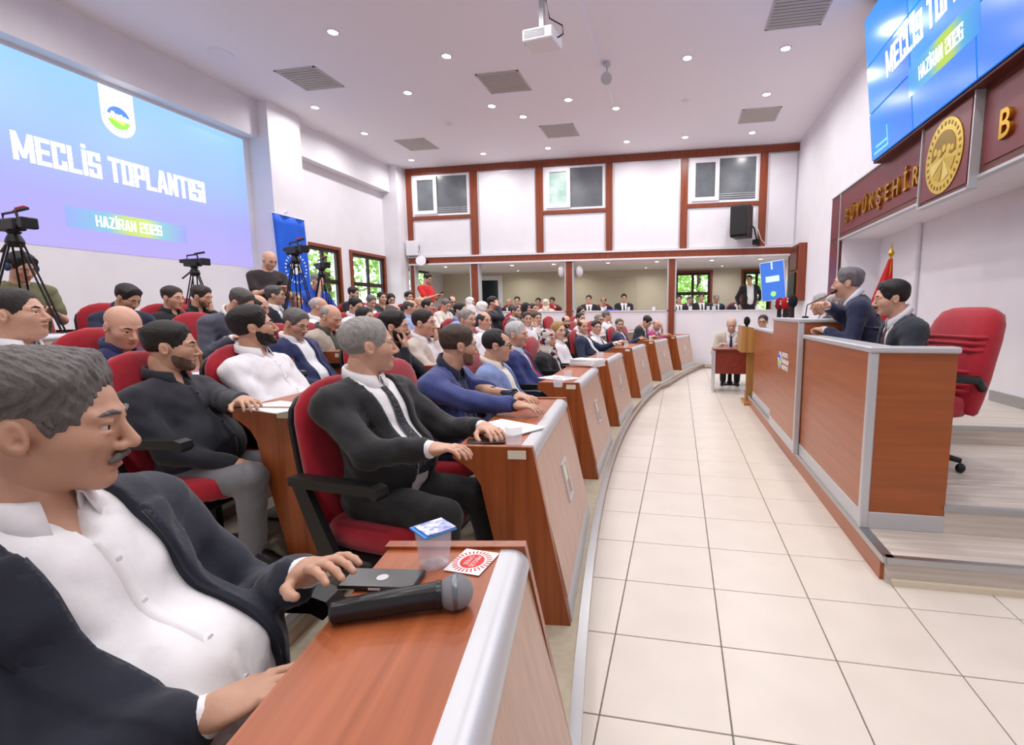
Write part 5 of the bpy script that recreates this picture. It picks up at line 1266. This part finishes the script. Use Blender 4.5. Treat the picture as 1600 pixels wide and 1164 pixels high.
# ---- podium
GS = 'people at the podium'
person('person in navy suit and grey tie speaking into a gooseneck microphone', 1324, 443, 4.15, .45, rad(160), rad(162), hp=2, lean=24, tuck=.22, jk='222a4a', sh='dfe4f0', tie='6a7392', tr='1e2440', hair='part', hc='77757a', fat=.6, wr=px_world(1292, 478, 4.0), al='desk', chair=False, group=GS, curl=1.6, skin=SKIN_ROSE)
person('person in charcoal suit and burgundy tie seated behind the low podium desk', 1392, 467, 3.5, .30, rad(178), rad(176), hp=6, lean=17, tuck=.2, jk='2b313c', sh='e8e8ee', tie='5a1626', tr='262b36', hair='quiff', hc='1b1614', beard='goatee', al='desk', ar='desk', chair=False, group=GS, skin=SKIN_ROSE, var='s')
person('person in dark jacket leaning behind the speaker, farther of the two', 1282, 476, 5.9, .45, rad(175), rad(172), hp=10, lean=12, tuck=.2, jk='3a3d44', sh='e8e8ee', tr='2b2c33', hair='short', hc='b4b0ac', chair=False, group=GS)
person('person in grey jacket behind the speaker, nearer of the two', 1304, 475, 5.3, .45, rad(175), rad(168), hp=6, lean=12, tuck=.2, jk='3b3a3c', sh='e8e8ee', tr='2b2c33', hair='balding', hc='a9a5a2', chair=False, group=GS, beard='stubble')
person('person in beige suit and dark tie writing at the small side table', 1143, 508, 9.5, 0, rad(-95), rad(-95), hp=14, lean=12, jk='b9ae9e', sh='ece9ec', tie='23253a', tr='1c1c22', hair='balding', hc='b8b2aa', al='desk', ar='desk', chair=True, group=GS, sc=1.1, tuck=.1)
person('person with only the head visible over the far podium desk', 1192, 503, 8.9, .0, rad(-100), rad(-110), hp=4, jk='2b2d36', tr='2b2c33', hair='short', hc='3a3430', glasses=True, chair=False, group=GS)
# ---- gallery
gal = [(768, 469, 14.3, 'tee', '2a2a30', 'bald', dk, 'person in dark tee shirt in the gallery corner'), (795, 473, 14.9, 'suit', '23252c', 'bald', 'aa8888', 'person in dark jacket turned away in the gallery'), (808, 470, 14.3, 'suit', '1c1e26', 'short', dk, 'person in black suit seated beside the turned away jacket in the gallery'),
       (841, 472, 14.9, 'suit', '1d1f27', 'short', dk, 'person in black suit beside the beige headscarf in the gallery'), (853, 474, 14.3, 'scarf', 'd8cfc0', 'scarf', dk, 'person in beige headscarf in the gallery'), (863, 471, 15.0, 'suit', '5a1820', 'short', dk, 'person in dark red top beside the beige headscarf'),
       (920, 468, 14.2, 'suit', '1b1d28', 'short', '3a2f28', 'person in black suit and dark tie at the first parapet glass'), (943, 471, 14.6, 'suit', '1c1d22', 'balding', dk, 'person in dark suit leaning the chin on one hand in the gallery'), (975, 466, 14.2, 'suit', '1a1c24', 'short', dk, 'person in black suit behind the blue folder in the gallery'),
       (1061, 468, 14.1, 'suit', '20253a', 'short', dk, 'person in navy suit right behind the last gallery post'), (1078, 470, 14.7, 'shirt', 'cfd6ea', 'short', '77736f', 'person in pale shirt covering the face with a hand in the gallery'), (1096, 465, 14.1, 'suit', '26272a', 'short', dk, 'person in dark jacket in front of the gallery window'),
       (1119, 467, 14.6, 'suit', '232a44', 'short', '8f8b88', 'person in navy suit with tie behind three glasses in the gallery'), (1153, 468, 14.2, 'suit', '20243a', 'balding', '77736f', 'person in navy suit below the standing person in the gallery')]
for (u, v, d, tp, c, hs, hcc, lab) in gal:
    kw = dict(top='suit', jk=c, tr=c, tie='23253a')
    if tp == 'tee': kw = dict(top='tee', sh=c, tr='2b2c33')
    if tp == 'shirt': kw = dict(top='shirt', sh=c, tr='2b2c33', ar='brow')
    if tp == 'scarf': kw = dict(top='shirt', sh='e4ddd0', tr='8a8478', scarf=c, var='w')
    if 'chin' in lab: kw['ar'] = 'face'; kw['tie'] = None
    person(lab, u, v, d, GZ, rad(-80), rad(-82 + random.uniform(-10, 6)), hp=random.uniform(0, 12), lean=0, hair=hs, hc=hcc, group=GG, legs=False, **kw)
person('person in black suit and white shirt standing by the gallery window', 1171, 437, 13.9, GZ, rad(-85), rad(-100), hp=6, lean=0, hr=6, top='suit', jk='1a1c24', tr='1a1c24', hair='short', hc='2e2622', stand=True, vw=(.08, .09), zb=.0, al='hip', ar='side', chair=False, group=GG)
# ---- empty chairs where nobody sits
for k in range(5):
    for i, y in enumerate(YD):
        if k >= 1 and i == 0: continue
        for q, dy in enumerate((-.3, .3)):
            yy = y + .12*k + dy; x = arc(ROWR[k] + .83, yy)
            if yy > 12.5 or any((x - c[0])**2 + (yy - c[1])**2 < .62**2 for c in CHAIRS): continue
            place_chair(x, yy, ROWZ[k], arc_az(x, yy), 'empty red chair in the %s seating row, %s place at the %s desk' % (ORD[k], ORD[q], ORD[i]), 'empty red chairs')
for x, y, lab in ((-6.0, 3.0, 'empty red chair by the wall under the projected picture, nearer one'), (-6.1, 3.75, 'empty red chair by the wall under the projected picture, farther one'), (-6.25, 5.6, 'empty red chair by the wall below the projected picture end')):
    if all((x - c[0])**2 + (y - c[1])**2 > .3 for c in CHAIRS): place_chair(x, y, R6, 0, lab, 'empty red chairs')
# ------------------------------------------------------------------ things on the desks
mic = empty('handheld_microphone', (0, 0, 0), 0, 'black handheld microphone with a silver mesh head lying on the closest desk', 'microphone')
A = on_z(517, 955, .86+.02); Bp = on_z(712, 925, .86+.026); A[2] = .8785; Bp[2] = .886
mz = Vector(Bp - A).normalized(); my = Vector((0, 0, 1)).cross(mz).normalized(); MM = Matrix((my.cross(mz), my, mz)).transposed().to_4x4(); MM.translation = A; mic.matrix_world = MM
ML = (Vector(Bp) - Vector(A)).length; ks = 1.42*ML/.24
MB().lathe([(.014*ks, 0), (.0165*ks, .004), (.0165*ks, .05), (.0175*ks, .052), (.0185*ks, .15), (.0195*ks, .19), (.021*ks, ML-.026*ks)], 20).build('handle', mat('mic_black', '1a1a1d', .3), mic, smooth='auto')
MB().sphere((0, 0, ML), .0255*ks, 24).build('mesh_head', mat('mic_mesh', 'b6babf', .45, .4, bump=1, bscale=900), mic, smooth=True)
MB().lathe([(.0262*ks, ML-.004), (.0268*ks, ML), (.0262*ks, ML+.004)], 24).build('ring', mat('mic_ring', '7b7f85', .35, .9), mic, smooth='auto')
ph = MB().box((-.078, -.038, 0), (.078, .038, .009), bev=.004).build('smartphone', mat('phone_black', '101114', .25, coat=.4)); c = on_z(598, 906, .862); ph.location = (c[0], c[1], .8585); ph.rotation_euler = (0, 0, rad(8)); tag(ph, 'black smartphone lying beside the handheld microphone', 'phone')
MB().box((-.012, -.0385, .003), (.012, -.0375, .007)).build('side_tag', PFRAME, ph); MB().poly([(.012*math.cos(a), .012*math.sin(a)) for a in np.linspace(0, 2*PI, 12, endpoint=False)], .009, .0095).build('mark', PFRAME, ph)
def cup(p, lab, lid=True, s=1.0):
    e = empty('water_cup', p, random.uniform(0, 1), lab, 'cup', 'clear plastic water cups')
    q = [(.0, .002), (.026*s, 0), (.028*s, .004), (.034*s, .075*s), (.035*s, .08*s), (.032*s, .078*s), (.026*s, .006), (0, .005)]
    mb = MB(); n = 4
    V = []; F = []
    for (r, z) in q:
        for k in range(16):
            t = 2*PI*k/16; cc, ss = math.cos(t), math.sin(t); pw = 2/4.0; V.append((r*math.copysign(abs(cc)**pw, cc), r*math.copysign(abs(ss)**pw, ss), z))
    for j in range(len(q)-1):
        for k in range(16): F.append((j*16+k, j*16+(k+1) % 16, (j+1)*16+(k+1) % 16, (j+1)*16+k))
    mb.add(V, F).build('cup_body', CUPM, e, smooth='auto')
    if lid:
        MB().box((-.037*s, -.037*s, .079*s), (.037*s, .037*s, .083*s), bev=.001).build('rim', mat('cup_blue', '2f8ae0', .4), e); MB().box((-.03*s, -.036*s, .0835*s), (.036*s, .03*s, .0865*s), bev=.0008).build('foil_lid', mat('foil', 'd9dce6', .25, .6, noise=.6, nscale=60, col2='5a6ab8'), e)
    return e
cc = on_z(679, 880, .86); cup((cc[0], cc[1], .8585), 'clear water cup with blue rim on the closest desk', True, 1.0)
card = empty('member_card', (0, 0, 0), 0, 'white card with a red round stamp on the closest desk', 'card'); c = on_z(738, 877, .86); card.matrix_world = TR(c[0], c[1], .859, rz=rad(-95))
MB().box((-.05, -.042, 0), (.05, .042, .0012)).build('paper', PAPER, card)
REDP = mat('red_print', 'd8322e', .6)
st = MB().poly([(.03*math.cos(a), .026*math.sin(a)) for a in np.linspace(0, 2*PI, 24, endpoint=False)], .0013, .0017)
for k in range(28):
    a = 2*PI*k/28; st.box((-.0016, .0, .0013), (.0016, .012, .0017), Matrix.Translation((.034*math.cos(a), .031*math.sin(a), 0)) @ Matrix.Rotation(a - PI/2, 4, 'Z'))
st.build('red_seal', REDP, card)
text('seal_text', 'MECLİS', .014, Matrix.Translation((0, .007, .002)), PAPER, .0002, card); text('seal_text', 'ÜYESİ', .014, Matrix.Translation((0, -.009, .002)), PAPER, .0002, card)
def papers(p, rz, lab, n=1, w=.21, h=.30, th=.004):
    e = empty('paper_sheets', p, rz, lab, 'papers')
    for k in range(n): MB().box((-w/2, -h/2, 0), (w/2, h/2, th), TR(random.uniform(-.01, .01), random.uniform(-.01, .01), k*th*1.05, rz=random.uniform(-.08, .08))).build('sheet', PAPER, e)
    return e
c = on_z(790, 668, .862); papers((c[0], c[1], .859), rad(60), 'open white papers on the second front desk', 2)
c = on_z(760, 690, .862); o = MB().box((-.08, -.04, 0), (.08, .04, .009), bev=.003).build('smartphone', mat('phone_black', '101114')); o.location = (c[0], c[1], .859); o.rotation_euler = (0, 0, rad(20)); tag(o, 'dark smartphone beside the papers on the second front desk', 'phone')
c = on_z(803, 695, .86); cup((c[0], c[1], .859), 'clear water cup beside the open papers', False)
c = on_z(872, 604, .862); cup((c[0], c[1], .859), 'clear water cup behind the hands on the desk edge', False)
c = on_z(918, 570, .88); papers((c[0]-.02, c[1]+.1, .859), rad(70), 'thick white stack of papers on the third front desk', 5, th=.014)
c = on_z(880, 588, .862); papers((c[0], c[1]-.1, .859), rad(60), 'thin white papers beside the thick stack', 1)
for i, off, lab in ((2, -.42, 'clear water cup between paper stacks'), (3, -.46, 'clear water cup on the fourth front desk, nearer one'), (3, -.34, 'clear water cup on the fourth front desk, farther one'), (4, -.45, 'clear water cup on the fifth front desk'), (5, -.42, 'clear water cup on the sixth front desk')):
    x_ = arc(ROWR[0], YD[i]); q_ = TR(x_, YD[i], R1, rz=arc_az(x_, YD[i])) @ Vector((-.27, off, .757)); cup(tuple(q_), lab, False)
c = on_z(435, 636, .962); papers((c[0], c[1], .959), rad(75), 'white papers on the second row desk by the black shirt', 1)
for i, (x, lab) in enumerate([(-5.2+.3, 'first'), (-2.6, 'second'), (-2.0, 'third'), (-1.3, 'fourth'), (-.65, 'fifth'), (.28, 'sixth'), (.72, 'seventh'), (.85, 'eighth'), (1.9, 'ninth')]):
    cup((x, YB+.07, 1.462), 'clear water cup on the gallery parapet, %s counted from the corner pillar side' % lab, False, 1.2)
fo = MB().box((-.17, -.06, 0), (.17, .06, .03), bev=.004).build('folder', mat('folder_blue', '3a3ad0', .5)); fo.location = (-1.75, YB+.07, 1.462); tag(fo, 'blue folder on the gallery parapet', 'folder')
# ---- microphones at the podium
def muff_mic(p, col, lab, mark='e8e8e8', h=.16, rz=0):
    e = empty('muff_microphone', p, rz, lab, 'microphone', 'press microphones with foam muffs')
    MB().lathe([(.022, 0), (.022, h*.5), (.03, h*.55)], 12).build('handle', BLACKP, e)
    MB().sphere((0, 0, h*.5+.065), .055, 16, (.9, .9, 1.25)).build('foam_muff', mat('muff_' + col, col, .9, bump=.4, bscale=300), e, smooth=True)
    MB().box((-.052, -.022, h*.5+.055), (-.046, .022, h*.5+.075)).box((-.05, -.012, h*.5+.085), (-.044, .016, h*.5+.1)).build('logo', mat('muff_mark', mark, .5), e)
muff_mic((1.10, 5.62, 1.342), 'b5121c', 'red foam press microphone on the rostrum'); muff_mic((1.13, 5.42, 1.342), '15151a', 'black foam press microphone standing on the rostrum', h=.2)
muff_mic((1.06, 5.72, 1.342), '8a0f18', 'dark red foam press microphone half hidden on the rostrum'); muff_mic((1.02, 7.98, 1.17), '15151a', 'black foam press microphone on top of the oak lectern', h=.06)
def gooseneck(p0, pts, lab):
    e = empty('gooseneck_microphone', p0, 0, lab, 'microphone', 'gooseneck microphones at the podium')
    MB().lathe([(.03, 0), (.03, .015), (.01, .02)], 12).build('base', BLACKP, e); MB().tube(pts, .005, 6).build('neck', DARKM, e)
    d = Vector(pts[-1]) - Vector(pts[-2]); d.normalize(); MB().tube([Vector(pts[-1]), Vector(pts[-1]) + d*.06], .013, 8).build('capsule', BLACKP, e)
sp_m = px_world(1300, 458, 4.2); b0 = np.array([1.16, 5.0, 1.342-.0])
gooseneck(tuple(b0), [(0, 0, .01), (.0, -.05, .12), tuple((sp_m - b0)*.7 + np.array([0, 0, .03])), tuple(sp_m - b0)], 'gooseneck microphone bent towards the speaking person')
gooseneck((1.35, 4.3, .935), [(0, 0, .01), (-.02, .02, .3), (.02, -.02, .36), (.12, -.1, .34)], 'gooseneck microphone bent low over the near podium desk')
gooseneck((1.25, 6.9, 1.178-.27), [(0, 0, .01), (0, 0, .25), (.02, -.1, .42), (.06, -.25, .5)], 'gooseneck microphone rising over the far podium desk')
# ---- video cameras on tripods
def tripod_camera(x, y, z0, hz, az, lab, spread=.34, big=1.0, red=False):
    t = empty('camera_tripod', (x, y, z0), az, 'black tripod under the ' + lab, 'tripod', 'camera tripods')
    for k in range(3):
        a = 2*PI*k/3 + .5; ex, ey = spread*math.cos(a), spread*math.sin(a); m = MB()
        px_, py_ = -math.sin(a)*.022, math.cos(a)*.022
        for sg in (1, -1): m.tube([(ex*.1+sg*px_, ey*.1+sg*py_, hz-.08), (ex*.6+sg*px_, ey*.6+sg*py_, hz*.45)], .010*big, 6)
        m.tube([(ex*.5, ey*.5, hz*.52), (ex, ey, 0)], .012*big, 6); m.build('leg', DARKM, t)
    MB().lathe([(.05, hz-.1), (.06, hz-.06), (.05, hz-.03), (.035, hz), (.05, hz+.02)], 14).build('head', BLACKP, t); MB().tube([(-.03, 0, hz-.02), (-.3, .05, hz-.12)], .011, 6).build('pan_bar', BLACKP, t)
    MB().lathe([(.09, hz*.42), (.09, hz*.42+.015)], 12).build('spreader', DARKM, t)
    e = empty('video_camera', (x, y, z0+hz+.025), az, lab, 'camera', 'video cameras'); g = big
    MB().box((-.17*g, -.055*g, 0), (.12*g, .055*g, .12*g), bev=.012).build('body', BLACKP, e)
    MB().lathe([(.042*g, 0), (.045*g, .1*g), (.055*g, .11*g), (.055*g, .15*g), (.05*g, .155*g)], 18, TR(.11*g, 0, .065*g, ry=PI/2)).build('lens', BLACKP, e, smooth='auto')
    MB().box((.2*g, -.065*g, .01*g), (.28*g, .065*g, .12*g), bev=.008).build('lens_hood', BLACKP, e)
    MB().tube([(-.14*g, 0, .11*g), (-.13*g, 0, .175*g), (.08*g, 0, .185*g), (.1*g, 0, .11*g)], .013*g, 8).build('top_handle', BLACKP, e)
    MB().tube([(.0, .03*g, .2*g), (.2*g, .03*g, .215*g)], .017*g, 8).build('shotgun_microphone', BLACKP, e); MB().box((-.28*g, -.03*g, .06*g), (-.16*g, .03*g, .12*g), bev=.008).build('viewfinder', BLACKP, e)
    if red: MB().tube([(.02*g, .03*g, .225*g), (.16*g, .03*g, .235*g)], .012*g, 6).build('red_cable', mat('cable_red', 'c01a20', .5), e)
    return e
p = px_world(20, 354, 4.0); tripod_camera(p[0], p[1], R6, p[2]-R6-.06, rad(-5), 'large video camera at the picture edge with a red cable', .42, .8, True)
p = px_world(303, 412, 6.5); tripod_camera(p[0], p[1], R6, p[2]-R6-.06, rad(-5), 'video camera in front of the picture wall between seats', .36, .82)
p = px_world(461, 393, 6.4); tripod_camera(p[0], p[1], R6, p[2]-R6-.06, rad(-20), 'video camera with a red cable in front of the blue banner', .36, .85, True)
p = px_world(502, 417, 7.6); tripod_camera(p[0], p[1], R6, p[2]-R6-.06, rad(-30), 'video camera above the blue polo shirt', .33, .8, True)
hpz = px_world(35, 418, 4.5)
hd_ = empty('headphones', tuple(hpz), rad(-5), 'blue headphones worn above the olive tee shirt', 'headphones')
MB().tube([(-.01, .1*math.cos(t), .02+.115*math.sin(t)) for t in np.linspace(0, PI, 11)], .011, 6).build('band', mat('headphone_blue', '28406e', .5), hd_)
for sg in (1, -1): MB().sphere((-.01, sg*.098, -.0), .035, 12, (1, .6, 1.1)).build('ear_cup', mat('headphone_blue', '28406e'), hd_, smooth=True)
print('people', len(PEOPLE), 'chairs', len(CHAIRS), 'tiles', ntile, 'script s', round(time.time() - T0, 1))
